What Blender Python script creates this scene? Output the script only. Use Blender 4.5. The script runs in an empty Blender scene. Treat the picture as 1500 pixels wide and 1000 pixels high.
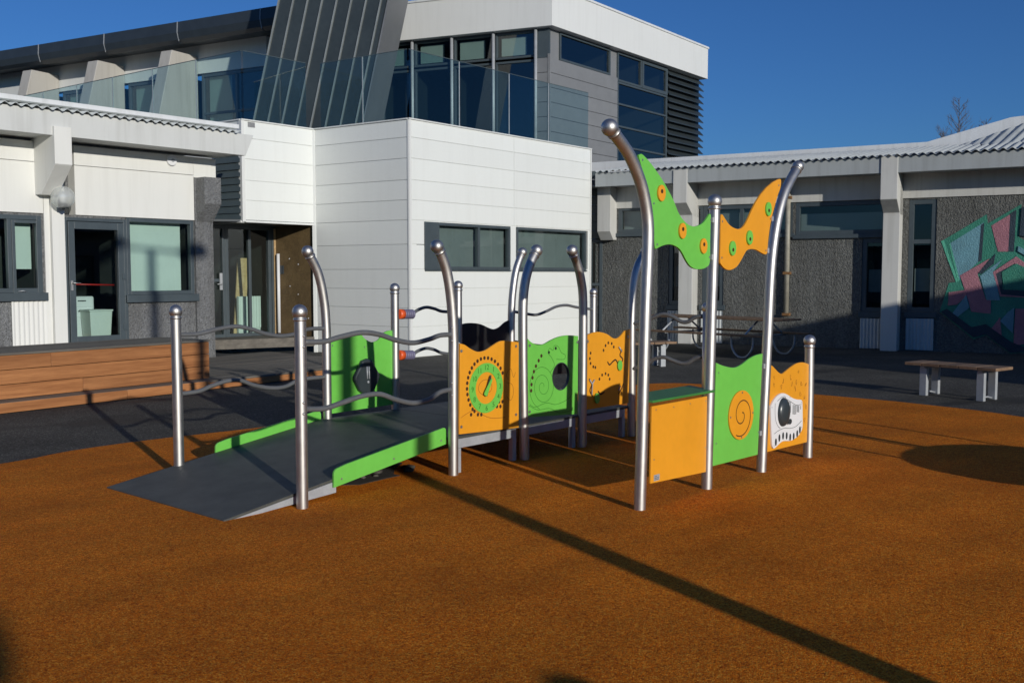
import bpy, bmesh, math, random
from mathutils import Vector, Matrix
random.seed(7)
C = bpy.context.scene.collection
S = bpy.context.scene
# ------------------------------------------------------------------ camera, world, sun, exposure
F = 1450.0; HC = 1.65; HY = 402.0
TH = math.atan((500 - HY) / F)
cd = bpy.data.cameras.new('camera'); cam = bpy.data.objects.new('camera', cd); C.objects.link(cam)
cd.sensor_width = 36; cd.lens = F / 1500 * 36; cd.clip_start = .05; cd.clip_end = 3000
cd.dof.use_dof = True; cd.dof.focus_distance = 8.5; cd.dof.aperture_fstop = 5.6
cam.location = (0, 0, HC); cam.rotation_euler = (math.pi / 2 - TH, 0, 0)
S.camera = cam
SUN_EL = math.radians(12.5); SH = Vector((-.505, .863)).normalized()     # direction shadows fall
SUN_AZ = math.atan2(-SH.x, -SH.y)
w = bpy.data.worlds.new('World'); S.world = w; w.use_nodes = True
nt = w.node_tree; bg = nt.nodes['Background']
sk = nt.nodes.new('ShaderNodeTexSky'); sk.sky_type = 'NISHITA'; sk.sun_disc = False
sk.sun_elevation = SUN_EL; sk.sun_rotation = SUN_AZ; sk.air_density = 1.0; sk.dust_density = .1; sk.ozone_density = 3.0
tint = nt.nodes.new('ShaderNodeMix'); tint.data_type = 'RGBA'; tint.blend_type = 'MULTIPLY'; tint.inputs[0].default_value = 1
tint.inputs[7].default_value = (.29, .565, 1.0, 1)
nt.links.new(sk.outputs[0], tint.inputs[6]); nt.links.new(tint.outputs[2], bg.inputs[0]); bg.inputs[1].default_value = .082
sd = bpy.data.lights.new('sun', 'SUN'); sun = bpy.data.objects.new('sun', sd); C.objects.link(sun)
sd.energy = 3.35; sd.angle = math.radians(.6); sd.color = (1, .955, .87)
sun.rotation_euler = Vector((SH.x * math.cos(SUN_EL), SH.y * math.cos(SUN_EL), -math.sin(SUN_EL))).to_track_quat('-Z', 'Y').to_euler()
S.view_settings.view_transform = 'Standard'; S.view_settings.look = 'None'
S.view_settings.gamma = 1; S.view_settings.use_curve_mapping = False
S.view_settings.exposure = 0.0
S.render.engine = 'CYCLES'
S.cycles.max_bounces = 8; S.cycles.transparent_max_bounces = 16; S.cycles.use_denoising = True
# ------------------------------------------------------------------ geometry helpers
def ray(px, py):
    a, b = px - 750, 500 - py
    return Vector((a, b * math.sin(TH) + F * math.cos(TH), b * math.cos(TH) - F * math.sin(TH)))
def G(px, py, z=0):
    d = ray(px, py); t = (z - HC) / d.z
    return Vector((d.x * t, d.y * t, z))
class Fr:
    """vertical plane through p along d; o = distance outward on the camera's side"""
    def __init__(s, p, d):
        s.p = Vector((p[0], p[1])); s.d = Vector((d[0], d[1])).normalized(); s.n = Vector((s.d.y, -s.d.x))
    def pt(s, u, z, o=0):
        q = s.p + s.d * u + s.n * o
        return Vector((q.x, q.y, z))
    def hit(s, px, py, o=0):
        r = ray(px, py); q = s.p + s.n * o
        t = (q.x * s.n.x + q.y * s.n.y) / (r.x * s.n.x + r.y * s.n.y)
        x, y = r.x * t, r.y * t
        return ((x - q.x) * s.d.x + (y - q.y) * s.d.y, HC + r.z * t)
    def u(s, px, o=0): return s.hit(px, 402, o)[0]
    def z(s, px, py, o=0): return s.hit(px, py, o)[1]
    def at(s, px, py, o=0):
        u, z = s.hit(px, py, o); return s.pt(u, z, o)
def vp(x): return (x - 750, F) if x > 750 else (750 - x, -F)
class M:
    def __init__(s): s.v = []; s.f = []; s.sm = []
    def add(s, vs, fs, smooth=False):
        b = len(s.v); s.v += [Vector(v) for v in vs]
        for f in fs: s.f.append([b + i for i in f]); s.sm.append(smooth)
        return s
    def box8(s, c): return s.add(c, [(0,3,2,1),(4,5,6,7),(0,1,5,4),(1,2,6,5),(2,3,7,6),(3,0,4,7)])
    def box(s, fr, u0, u1, z0, z1, o0, o1):
        P = fr.pt
        return s.box8([P(u0,z0,o1),P(u1,z0,o1),P(u1,z0,o0),P(u0,z0,o0),P(u0,z1,o1),P(u1,z1,o1),P(u1,z1,o0),P(u0,z1,o0)])
    def wbox(s, x0, x1, y0, y1, z0, z1):
        return s.box8([(x0,y0,z0),(x1,y0,z0),(x1,y1,z0),(x0,y1,z0),(x0,y0,z1),(x1,y0,z1),(x1,y1,z1),(x0,y1,z1)])
    def prism(s, pts, ext):
        n = len(pts); ext = Vector(ext); pts = [Vector(p) for p in pts]
        return s.add(pts + [p + ext for p in pts], [list(range(n))[::-1], [n + i for i in range(n)]] +
                     [[i, (i + 1) % n, n + (i + 1) % n, n + i] for i in range(n)])
    def panel(s, fr, uz, o0, o1): return s.prism([fr.pt(u, z, o1) for u, z in uz], fr.pt(0,0,o0) - fr.pt(0,0,o1))
    def tube(s, pts, r, n=14, cap=True):
        pts = [Vector(p) for p in pts]; R = r if isinstance(r, (list, tuple)) else [r] * len(pts)
        vs = []; fs = []; ref = None
        for i, p in enumerate(pts):
            t = (pts[min(i + 1, len(pts) - 1)] - pts[max(i - 1, 0)]).normalized()
            if ref is None: ref = t.orthogonal().normalized()
            ref = (ref - t * ref.dot(t)).normalized(); b = t.cross(ref)
            for k in range(n):
                a = 2 * math.pi * k / n; vs.append(p + (ref * math.cos(a) + b * math.sin(a)) * R[i])
        for i in range(len(pts) - 1):
            for k in range(n):
                fs.append((i*n+k, i*n+(k+1)%n, (i+1)*n+(k+1)%n, (i+1)*n+k))
        s.add(vs, fs, True)
        if cap:
            b = len(s.v) - len(vs)
            s.f.append([b + k for k in range(n)][::-1]); s.f.append([b + (len(pts)-1)*n + k for k in range(n)]); s.sm += [False, False]
        return s
    def ball(s, c, r, n=24, m=14, sc=(1,1,1)):
        c = Vector(c); vs = [c + Vector((0,0,r*sc[2]))]; fs = []
        for i in range(1, m):
            a = math.pi * i / m
            for k in range(n):
                b = 2*math.pi*k/n; vs.append(c + Vector((math.sin(a)*math.cos(b)*r*sc[0], math.sin(a)*math.sin(b)*r*sc[1], math.cos(a)*r*sc[2])))
        vs.append(c - Vector((0,0,r*sc[2])))
        for k in range(n): fs.append((0, 1+k, 1+(k+1)%n)); fs.append((len(vs)-1, 1+(m-2)*n+(k+1)%n, 1+(m-2)*n+k))
        for i in range(m-2):
            for k in range(n): fs.append((1+i*n+k, 1+(i+1)*n+k, 1+(i+1)*n+(k+1)%n, 1+i*n+(k+1)%n))
        return s.add(vs, fs, True)
    def disc(s, fr, cu, cz, r, o0, o1, n=28, rz=None):
        rz = rz or r
        return s.panel(fr, [(cu + r*math.cos(2*math.pi*k/n), cz + rz*math.sin(2*math.pi*k/n)) for k in range(n)], o0, o1)
    def ribbon(s, fr, uz, wd, o):
        """thin flat line on a plane"""
        for (a, b) in zip(uz[:-1], uz[1:]):
            d = Vector((b[0]-a[0], b[1]-a[1]))
            if d.length < 1e-6: continue
            p = Vector((-d.y, d.x)).normalized() * wd / 2; e = d.normalized() * wd * .25
            q = [(a[0]-e.x+p.x, a[1]-e.y+p.y), (b[0]+e.x+p.x, b[1]+e.y+p.y), (b[0]+e.x-p.x, b[1]+e.y-p.y), (a[0]-e.x-p.x, a[1]-e.y-p.y)]
            o += 2e-6
            s.add([fr.pt(x, y, o) for x, y in q], [(3,2,1,0)])
        return s
STUFFY = {'bolt_heads','finger_holes','routed_lines','bolts','fixing_bolts','snail_eyes','maze_slots','hold_grooves','plate_lettering','key_stripes','oval_holes','printed_lines','pen_scribbles','fixing_caps','maze_lever','roller_beads','hinge','pipe_clip','crown','fixing_clamps','spiral_groove'}
def wpos(o):
    v = Vector((0,0,0))
    while o: v += o.location; o = o.parent
    return v
def mk(name, m, mat, parent=None, bevel=0, kind=None, label=None):
    me = bpy.data.meshes.new(name)
    if parent is None:
        org = Vector((sum(v.x for v in m.v)/len(m.v), sum(v.y for v in m.v)/len(m.v), min(v.z for v in m.v)))
        loc = org
    else:
        org = wpos(parent); loc = Vector((0,0,0))
    me.from_pydata([v - org for v in m.v], [], m.f)
    me.polygons.foreach_set('use_smooth', m.sm)
    bm = bmesh.new(); bm.from_mesh(me)
    bmesh.ops.recalc_face_normals(bm, faces=bm.faces[:]) if not name.startswith(('glass_sheet',)) else None
    bm.to_mesh(me); bm.free()
    me.materials.append(mat); me.update()
    o = bpy.data.objects.new(name, me); C.objects.link(o); o.location = loc; o.parent = parent
    if bevel:
        b = o.modifiers.new('bevel', 'BEVEL'); b.width = bevel; b.segments = 2; b.limit_method = 'ANGLE'; b.angle_limit = math.radians(50)
    if kind or name in STUFFY: o['kind'] = kind or 'stuff'
    if label: o['label'] = label
    return o
def thing(name, label, cat, loc, group=None):
    o = bpy.data.objects.new(name, None); C.objects.link(o); o.location = loc; o.empty_display_size = .3
    o['label'] = label; o['category'] = cat
    if group: o['group'] = group
    return o
def tag(o, label, cat, group=None):
    o['label'] = label; o['category'] = cat
    if group: o['group'] = group
    return o
def copy_tree(o, off, label=None):
    c = o.copy(); C.objects.link(c); c.location = o.location + Vector(off)
    if label: c['label'] = label
    def rec(a, b):
        for ch in list(a.children):
            d = ch.copy(); C.objects.link(d); d.parent = b; rec(ch, d)
    rec(o, c); return c
def smooth_curve(pts, k=8):
    """Catmull-Rom through points of any dimension"""
    P = [Vector(p) for p in pts]; out = []
    for i in range(len(P) - 1):
        a, b, c, d = P[max(i-1,0)], P[i], P[i+1], P[min(i+2,len(P)-1)]
        for j in range(k):
            t = j / k
            out.append(.5*((2*b)+(c-a)*t+(2*a-5*b+4*c-d)*t*t+(3*b-a-3*c+d)*t**3))
    out.append(P[-1]); return out
# ------------------------------------------------------------------ materials
def srgb(r, g, b): return tuple(((c/255)/12.92 if c <= 10 else ((c/255+.055)/1.055)**2.4) for c in (r,g,b)) + (1,)
class NT:
    def __init__(s, name):
        s.m = bpy.data.materials.new(name); s.m.use_nodes = True; s.t = s.m.node_tree; s.n = s.t.nodes
        s.b = s.n['Principled BSDF']; s.pos = None
    def L(s, a, b): s.t.links.new(a, b)
    def node(s, typ, **kw):
        n = s.n.new(typ)
        for k, v in kw.items(): setattr(n, k, v)
        return n
    def coord(s, rotz=0, scale=(1,1,1)):
        g = s.node('ShaderNodeNewGeometry'); mp = s.node('ShaderNodeMapping', vector_type='TEXTURE')
        mp.inputs['Rotation'].default_value = (0, 0, rotz); mp.inputs['Scale'].default_value = [1/x for x in scale]
        s.L(g.outputs['Position'], mp.inputs[0]); return mp.outputs[0]
    def noise(s, v, scale, detail=4, rough=.55):
        n = s.node('ShaderNodeTexNoise'); n.inputs['Scale'].default_value = scale; n.inputs['Detail'].default_value = detail
        n.inputs['Roughness'].default_value = rough; s.L(v, n.inputs['Vector']); return n.outputs['Fac']
    def ramp(s, f, stops):
        r = s.node('ShaderNodeValToRGB'); e = r.color_ramp.elements
        while len(e) < len(stops): e.new(.5)
        for i, (p, c) in enumerate(stops): e[i].position = p; e[i].color = c if len(c) == 4 else (*c, 1)
        s.L(f, r.inputs[0]); return r.outputs[0]
    def mixc(s, a, b, f, mode='MIX'):
        n = s.node('ShaderNodeMix', data_type='RGBA', blend_type=mode)
        for i, x in ((0, f), (6, a), (7, b)):
            if isinstance(x, (int, float, tuple)): n.inputs[i].default_value = x
            else: s.L(x, n.inputs[i])
        return n.outputs[2]
    def bump(s, h, strength, dist=.01, nrm=None):
        n = s.node('ShaderNodeBump'); n.inputs['Strength'].default_value = strength; n.inputs['Distance'].default_value = dist
        s.L(h, n.inputs['Height'])
        if nrm: s.L(nrm, n.inputs['Normal'])
        return n.outputs[0]
def sc(c, k): return (min(1, c[0]*k), min(1, c[1]*k), min(1, c[2]*k), 1)
def simple(name, col, rough=.5, metal=0, var=.12, scale=3, bumps=0, bscale=200, spec=.5, rnd=0, coat=0, dist=.003):
    m = NT(name); v = m.coord()
    n = m.noise(v, scale, 5)
    c = m.ramp(n, [(.3, sc(col, 1-var)), (.7, sc(col, 1+var))])
    n2 = m.noise(v, scale*9, 4); c = m.mixc(c, m.ramp(n2, [(.35, (1-var*.8,)*3), (.6, (1,1,1))]), 1.0, 'MULTIPLY')
    if rnd:
        oi = m.node('ShaderNodeObjectInfo')
        c = m.mixc(c, m.ramp(oi.outputs['Random'], [(0, (1-rnd,)*3), (1, (1,1,1))]), 1.0, 'MULTIPLY')
    m.L(c, m.b.inputs['Base Color']); m.b.inputs['Metallic'].default_value = metal
    rr = m.node('ShaderNodeMapRange'); rr.inputs[3].default_value = max(.02, rough-.08); rr.inputs[4].default_value = min(1, rough+.1)
    m.L(n2, rr.inputs[0]); m.L(rr.outputs[0], m.b.inputs['Roughness'])
    m.b.inputs['Specular IOR Level'].default_value = spec; m.b.inputs['Coat Weight'].default_value = coat
    if bumps: m.L(m.bump(m.noise(v, bscale, 3), bumps, dist), m.b.inputs['Normal'])
    return m.m
def glass(name, tint, gloss=.06, milky=0, rough=0.0):
    m = NT(name); m.n.remove(m.b); out = m.n['Material Output']
    t = m.node('ShaderNodeBsdfTransparent'); t.inputs[0].default_value = (*tint, 1)
    g = m.node('ShaderNodeBsdfGlossy'); g.inputs['Roughness'].default_value = rough; g.inputs[0].default_value = (.9,.95,.95,1)
    v = m.coord(); nb = m.bump(m.noise(v, .7, 2), .06, .02); m.L(nb, g.inputs['Normal'])
    fr = m.node('ShaderNodeLayerWeight'); pw_ = m.node('ShaderNodeMath', operation='POWER'); m.L(fr.outputs['Facing'], pw_.inputs[0]); pw_.inputs[1].default_value = 4.5
    ad = m.node('ShaderNodeMath', operation='MULTIPLY_ADD'); m.L(pw_.outputs[0], ad.inputs[0]); ad.inputs[1].default_value = .9; ad.inputs[2].default_value = gloss
    ad.use_clamp = True
    mx = m.node('ShaderNodeMixShader'); m.L(ad.outputs[0], mx.inputs[0]); m.L(t.outputs[0], mx.inputs[1]); m.L(g.outputs[0], mx.inputs[2])
    if milky:
        df = m.node('ShaderNodeBsdfDiffuse'); df.inputs[0].default_value = (.85,.86,.84,1); m2 = m.node('ShaderNodeMixShader'); m2.inputs[0].default_value = milky
        m.L(mx.outputs[0], m2.inputs[1]); m.L(df.outputs[0], m2.inputs[2]); m.L(m2.outputs[0], out.inputs[0]); return m.m
    m.L(mx.outputs[0], out.inputs[0]); return m.m
def rubber():
    m = NT('orange_rubber'); v = m.coord()
    vo = m.node('ShaderNodeTexVoronoi'); vo.inputs['Scale'].default_value = 165; m.L(v, vo.inputs['Vector'])
    sep = m.node('ShaderNodeSeparateColor'); m.L(vo.outputs['Color'], sep.inputs[0])
    c = m.ramp(sep.outputs[0], [(0, (.34,.055,.002)), (.22, (.74,.17,.006)), (.7, (.95,.26,.009)), (1, (1.0,.46,.06))])
    n = m.noise(v, 40, 6, .7); c = m.mixc(c, m.ramp(n, [(.32, (.62,.60,.58)), (.62, (1,1,1))]), 1.0, 'MULTIPLY')
    n2 = m.noise(v, 1.1, 5, .6); c = m.mixc(c, m.ramp(n2, [(.30, (.76,.72,.68)), (.62, (1,1,1))]), 1.0, 'MULTIPLY')
    n3 = m.noise(m.coord(.7, (1,4,1)), .6, 3); c = m.mixc(c, m.ramp(n3, [(.35, (.80,.84,.88)), (.6, (1,1,1))]), .8, 'MULTIPLY')
    n4 = m.noise(v, 2.6, 6, .75); c = m.mixc(c, (.12,.07,.03,1), m.ramp(n4, [(.66, (0,0,0)), (.80, (.65,.65,.65))]))
    m.L(c, m.b.inputs['Base Color']); m.b.inputs['Roughness'].default_value = .85; m.b.inputs['Specular IOR Level'].default_value = .12
    b1 = m.bump(vo.outputs['Distance'], .55, .006); b1.node.invert = True
    b2 = m.bump(n, .6, .012, b1); b3 = m.bump(n2, .35, .04, b2)
    m.L(b3, m.b.inputs['Normal']); return m.m
def asphalt():
    m = NT('asphalt'); v = m.coord()
    vo = m.node('ShaderNodeTexVoronoi'); vo.inputs['Scale'].default_value = 90; m.L(v, vo.inputs['Vector'])
    sep = m.node('ShaderNodeSeparateColor'); m.L(vo.outputs['Color'], sep.inputs[0])
    c = m.ramp(sep.outputs[0], [(0, (.050,.049,.042)), (.8, (.105,.10,.085)), (1, (.22,.21,.18))])
    n = m.noise(v, .8, 6, .6); c = m.mixc(c, m.ramp(n, [(.3, (.62,.62,.64)), (.65, (1,1,1))]), 1, 'MULTIPLY')
    wet = m.noise(m.coord(.4, (1,2.4,1)), .33, 4, .6)
    c = m.mixc(c, (.035,.034,.031,1), m.ramp(wet, [(.55, (0,0,0)), (.62, (.7,.7,.7))]))
    m.L(m.ramp(wet, [(.55, (.92,.92,.92)), (.64, (.72,.72,.72))]), m.b.inputs['Roughness'])
    m.L(c, m.b.inputs['Base Color']); m.b.inputs['Specular IOR Level'].default_value = .18
    m.L(m.bump(vo.outputs['Distance'], .6, .005, m.bump(n, .2, .02)), m.b.inputs['Normal']); return m.m
def pebble(name, a, b, scale=70):
    m = NT(name); v = m.coord()
    vo = m.node('ShaderNodeTexVoronoi'); vo.inputs['Scale'].default_value = scale; m.L(v, vo.inputs['Vector'])
    sep = m.node('ShaderNodeSeparateColor'); m.L(vo.outputs['Color'], sep.inputs[0])
    c = m.ramp(sep.outputs[0], [(0, a), (1, b)])
    n = m.noise(v, 1.3, 6, .65); c = m.mixc(c, m.ramp(n, [(.3, (.72,.72,.73)), (.65, (1,1,1))]), 1, 'MULTIPLY')
    st = m.noise(m.coord(0, (3,3,.25)), 1.5, 4); c = m.mixc(c, m.ramp(st, [(.35, (.8,.79,.77)), (.55, (1,1,1))]), .8, 'MULTIPLY')
    m.L(c, m.b.inputs['Base Color']); m.b.inputs['Roughness'].default_value = .9
    bb = m.bump(vo.outputs['Distance'], 1.0, .018); bb.node.invert = True
    m.L(m.bump(m.noise(m.coord(0,(1,1,.6)), 22, 3), .9, .035, bb), m.b.inputs['Normal']); return m.m
def white_paint(name, col, dirt=.1, rough=.45, rnd=0, spec=.4):
    m = NT(name); v = m.coord()
    n = m.noise(v, .9, 5, .6); c = m.ramp(n, [(.25, sc(col, 1-dirt*.6)), (.65, sc(col, 1))])
    st = m.noise(m.coord(0, (6,6,.35)), 1.2, 5, .65); c = m.mixc(c, m.ramp(st, [(.30, (1-dirt, 1-dirt*1.02, 1-dirt*1.1)), (.52, (1,1,1))]), 1, 'MULTIPLY')
    if rnd:
        oi = m.node('ShaderNodeObjectInfo'); c = m.mixc(c, m.ramp(oi.outputs['Random'], [(0, (1-rnd,)*3), (1, (1,1,1))]), 1, 'MULTIPLY')
    m.L(c, m.b.inputs['Base Color']); m.b.inputs['Roughness'].default_value = rough; m.b.inputs['Specular IOR Level'].default_value = spec
    m.L(m.bump(m.noise(v, 2.5, 3), .12, .01), m.b.inputs['Normal'])
    return m.m
def wood(name, a, b, ang, rnd=.2, rough=.6, knots=True):
    m = NT(name); rot = ang
    v = m.coord(rot, (.35, 7, 7)); oi = m.node('ShaderNodeObjectInfo')
    ad = m.node('ShaderNodeVectorMath', operation='ADD'); mul = m.node('ShaderNodeMath', operation='MULTIPLY'); mul.inputs[1].default_value = 50
    m.L(oi.outputs['Random'], mul.inputs[0]); m.L(v, ad.inputs[0]); m.L(mul.outputs[0], ad.inputs[1])
    n = m.noise(ad.outputs[0], 2.0, 6, .6); c = m.ramp(n, [(.3, a), (.7, b)])
    g = m.noise(ad.outputs[0], 11, 4, .7); c = m.mixc(c, m.ramp(g, [(.35, (.72,.66,.6)), (.6, (1,1,1))]), .7, 'MULTIPLY')
    if knots:
        vo = m.node('ShaderNodeTexVoronoi'); vo.inputs['Scale'].default_value = 1.6; m.L(m.coord(rot, (1,3,3)), vo.inputs['Vector'])
        c = m.mixc(c, sc(a, .45), m.ramp(vo.outputs['Distance'], [(.05, (1,1,1)), (.11, (0,0,0))]))
    c = m.mixc(c, m.ramp(oi.outputs['Random'], [(0, (1-rnd,)*3), (1, (1,1,1))]), 1, 'MULTIPLY')
    m.L(c, m.b.inputs['Base Color']); m.b.inputs['Roughness'].default_value = rough
    m.L(m.bump(g, .35, .003), m.b.inputs['Normal']); return m.m
def steel():
    m = NT('brushed_steel'); v = m.coord(0, (40,40,1.2))
    n = m.noise(v, 6, 5, .65); m.L(m.ramp(n, [(.3, (.46,.45,.43)), (.7, (.66,.645,.62))]), m.b.inputs['Base Color'])
    m.b.inputs['Metallic'].default_value = 1
    n2 = m.noise(m.coord(), 14, 4)
    rr = m.node('ShaderNodeMapRange'); rr.inputs[3].default_value = .40; rr.inputs[4].default_value = .56; m.L(n2, rr.inputs[0]); m.L(rr.outputs[0], m.b.inputs['Roughness'])
    m.L(m.bump(m.noise(m.coord(), 260, 2), .08, .001), m.b.inputs['Normal']); return m.m
def ply():
    m = NT('brown_plywood'); v = m.coord()
    n = m.noise(v, 2.2, 6, .7); c = m.ramp(n, [(.3, (.10,.065,.028)), (.7, (.20,.135,.06))])
    vo = m.node('ShaderNodeTexVoronoi'); vo.inputs['Scale'].default_value = 60; m.L(v, vo.inputs['Vector'])
    sep = m.node('ShaderNodeSeparateColor'); m.L(vo.outputs['Color'], sep.inputs[0]); c = m.mixc(c, m.ramp(sep.outputs[0], [(0, (.7,.7,.65)), (1, (1.0,1.0,1.0))]), 1, 'MULTIPLY')
    m.L(c, m.b.inputs['Base Color']); m.b.inputs['Roughness'].default_value = .7; return m.m
def rustwall():
    return None
Rang = math.atan2(F, 1250)
MT = dict(
    rubber=rubber(), asphalt=asphalt(), steel=steel(), ply=ply(),
    orange=simple('orange_board', (.77,.325,.018), .42, var=.045, scale=2, bumps=.06, bscale=400),
    green=simple('green_board', (.155,.53,.075), .42, var=.05, scale=2, bumps=.06, bscale=400),
    dgreen=simple('dark_green_counter_board', (.045,.20,.04), .45, var=.06),
    black=simple('black_board', (.012,.012,.013), .5, var=.1),
    hole=simple('dark_hole', (.05,.018,.004), .9, var=.1),
    oline=simple('brown_routed_line', (.36,.12,.008), .8, var=.1),
    gline=simple('green_routed_line', (.035,.20,.015), .8, var=.1),
    board_edge=simple('dark_board_edge', (.05,.03,.01), .6),
    deck=simple('ramp_deck_board', (.072,.075,.066), .60, var=.25, scale=5, bumps=.35, bscale=320, spec=.6, dist=.002),
    galv=simple('galvanised_grey', (.40,.42,.44), .5, metal=.2, var=.1, scale=8),
    rail=simple('grey_rail_coating', (.115,.12,.125), .42, var=.1),
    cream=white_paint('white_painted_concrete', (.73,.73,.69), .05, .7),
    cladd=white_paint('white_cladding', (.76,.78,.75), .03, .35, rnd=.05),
    cream2=white_paint('dimmed_weathered_concrete', (.56,.56,.53), .16, .75), fascia2=white_paint('grey_fascia', (.36,.385,.39), .14, .6),  # cream2 base greyed to stand in for grazing light; streaks are dirt
    fascia=white_paint('pale_grey_fascia', (.60,.61,.59), .12, .6),
    band=white_paint('white_roof_band', (.70,.71,.69), .05, .45),
    roofwhite=white_paint('white_metal_roofing', (.68,.70,.71), .12, .45),
    corr=white_paint('corrugated_pale_sheet', (.50,.53,.53), .2, .5),
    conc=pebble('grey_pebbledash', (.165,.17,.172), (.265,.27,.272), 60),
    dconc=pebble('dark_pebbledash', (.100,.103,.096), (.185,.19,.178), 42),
    concsm=simple('smooth_grey_concrete', (.23,.235,.24), .85, var=.15, scale=3, bumps=.3, bscale=60),
    fin=white_paint('pale_concrete_fin', (.46,.44,.40), .12, .7),
    frame=simple('dark_grey_frame', (.06,.078,.088), .4, var=.08, scale=4),
    lap=simple('grey_lap_panel', (.21,.215,.22), .45, var=.06, rnd=.06),
    dlap=simple('dark_teal_lap_panel', (.075,.10,.11), .45, var=.08, rnd=.08),
    zinc=simple('dark_zinc_sheet', (.045,.058,.064), .42, metal=.2, var=.12, scale=1.2, rnd=.12),
    zincl=simple('light_metal_flank', (.22,.225,.23), .45, metal=.35, var=.08, scale=1.2),
    seam=simple('pale_standing_seam', (.30,.32,.31), .4, metal=.3),
    dark=simple('dark_roof_eave', (.035,.045,.055), .4, var=.12),
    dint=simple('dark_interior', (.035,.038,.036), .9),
    mint=simple('mint_blind', (.64,.69,.64), .8, var=.03),
    pane=glass('window_glass', (.74,.86,.83), .07), upane=glass('upper_window_glass', (.50,.60,.60), .13),
    bal=glass('balustrade_glass', (.78,.88,.88), .045),
    plank=wood('orange_timber', (.30,.115,.036), (.54,.235,.085), math.atan2(F,1000), .18, .6),
    oldplank=wood('weathered_timber', (.17,.10,.06), (.34,.22,.13), .0, .35, .75, False),
    gplank=wood('grey_decking', (.10,.09,.075), (.21,.19,.16), math.atan2(F,1000), .35, .7, False),
    pine=wood('pale_pine', (.55,.36,.17), (.75,.55,.30), 0, .15, .6),
    white=white_paint('white_plastic', (.74,.75,.76), .03, .4),
    dplastic=simple('dark_grey_plastic', (.035,.045,.05), .3, var=.05),
    reds=simple('orange_red_roller', (.72,.10,.02), .4), purple=simple('purple_grey_roller', (.16,.15,.24), .45),
    pipe=simple('beige_downpipe', (.34,.32,.26), .5, var=.2, scale=5),
    rust=simple('rust_stain', (.22,.11,.04), .9, var=.3, scale=6),
    mg=simple('mural_green', (.03,.22,.15), .6, var=.12, rnd=.1, bumps=.9, bscale=40, dist=.02), mb=simple('mural_blue', (.13,.30,.36), .6, var=.12, bumps=.9, bscale=40, dist=.02), mp=simple('mural_pink', (.36,.155,.19), .6, var=.12, bumps=.9, bscale=40, dist=.02),
    mdk=simple('mural_dark', (.02,.04,.06), .7, bumps=.9, bscale=40, dist=.02), mlg=simple('mural_light_green', (.09,.42,.28), .6, bumps=.9, bscale=40, dist=.02),
    redbar=simple('red_push_bar', (.5,.02,.015), .4), bark=simple('tree_bark', (.14,.12,.11), .9),
    terrain=simple('distant_ground', (.09,.09,.07), .95, var=.3, scale=.05),
    globe=glass('globe_glass', (.88,.90,.88), .12, .32),
    gap_shade=simple('painted_gap_shade', (.035,.03,.024), .95, var=.3, scale=9, bumps=.8, bscale=60, dist=.01),
    stone=simple('grey_stones', (.12,.11,.09), .9, var=.3, scale=12, rnd=.4),
)
# ------------------------------------------------------------------ ground
R = vp(2000)
gm = M(); gm.add([(-900,-900,-.02),(900,-900,-.02),(900,900,-.02),(-900,900,-.02)], [(0,1,2,3)])
mk('terrain', gm, MT['terrain'], kind='structure')
gm = M(); gm.add([(-40,-30,0),(45,-30,0),(45,60,0),(-40,60,0)], [(0,1,2,3)])
mk('asphalt_yard', gm, MT['asphalt'], kind='structure')
# orange rubber safety surface: sheet with a wavering edge
a = G(-60, 690); b = G(140, 656); c1 = G(399, 625); d1 = G(950, 563)
outl = [(-12, -14), (-10.5, 2.0), (-7.2, 5.6), (a.x, a.y), (b.x, b.y), (c1.x, c1.y)]
dd = (d1 - c1)
for k in (.33, .66): outl.append((c1.x + dd.x*k + random.uniform(-.02,.02), c1.y + dd.y*k))
outl += [(d1.x, d1.y)]
for p in ((1050,565),(1190,578),(1340,592),(1500,612),(1700,650)): q = G(*p); outl.append((q.x, q.y))
outl += [(11, 4), (12, -3), (9, -12)]
gm = M(); pts = smooth_curve([(x,y,.012) for x,y in outl], 5)
pts = [Vector((p.x + random.uniform(-.012,.012), p.y + random.uniform(-.012,.012), .012)) for p in pts]
gm.prism(pts, (0,0,-.02)); mk('rubber_surface', gm, MT['rubber'], kind='structure')
# ------------------------------------------------------------------ play structure
A = G(443,746); NR = Fr((A.x,A.y), R); n = NR.n        # near row of posts; n points to the camera side
Wd = 1.65
FRW = Fr((A.x - n.x*Wd, A.y - n.y*Wd), R)               # far row
H0 = G(937,748); K0_ = G(1183,671); HR = Fr((H0.x,H0.y), (K0_.x-H0.x, K0_.y-H0.y))
play = thing('play_structure', 'wheelchair play ramp and platform with steel ball posts, wavy rails and orange and green boards', 'play structure', (A.x+.6, A.y+1.2, 0))
wallp = thing('play_panel_wall', 'freestanding row of four steel posts holding counter, spiral and music boards under two winged boards', 'play panel wall', (1.8, 8.0, 0))
def post(parent, fr, path, ballpx, r=.0415, rb=.056, foot_z=0.0):
    pts = [fr.at(px, py) for px, py in path]
    base = pts[0].copy(); base.z = -.05; pts = [base] + pts
    cen = fr.at(*ballpx)
    pp = smooth_curve(pts + [cen], 7)
    m = M(); m.tube(pp, r, 22); o = mk('post', m, MT['steel'], parent)
    m = M(); m.ball(cen, rb, 28, 18)
    t = (pp[-1] - pp[-4]).normalized(); m.tube([cen - t*rb*1.12, cen - t*rb*.8], r*1.14, 22)
    mk('ball_cap', m, MT['steel'], o); return o
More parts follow.
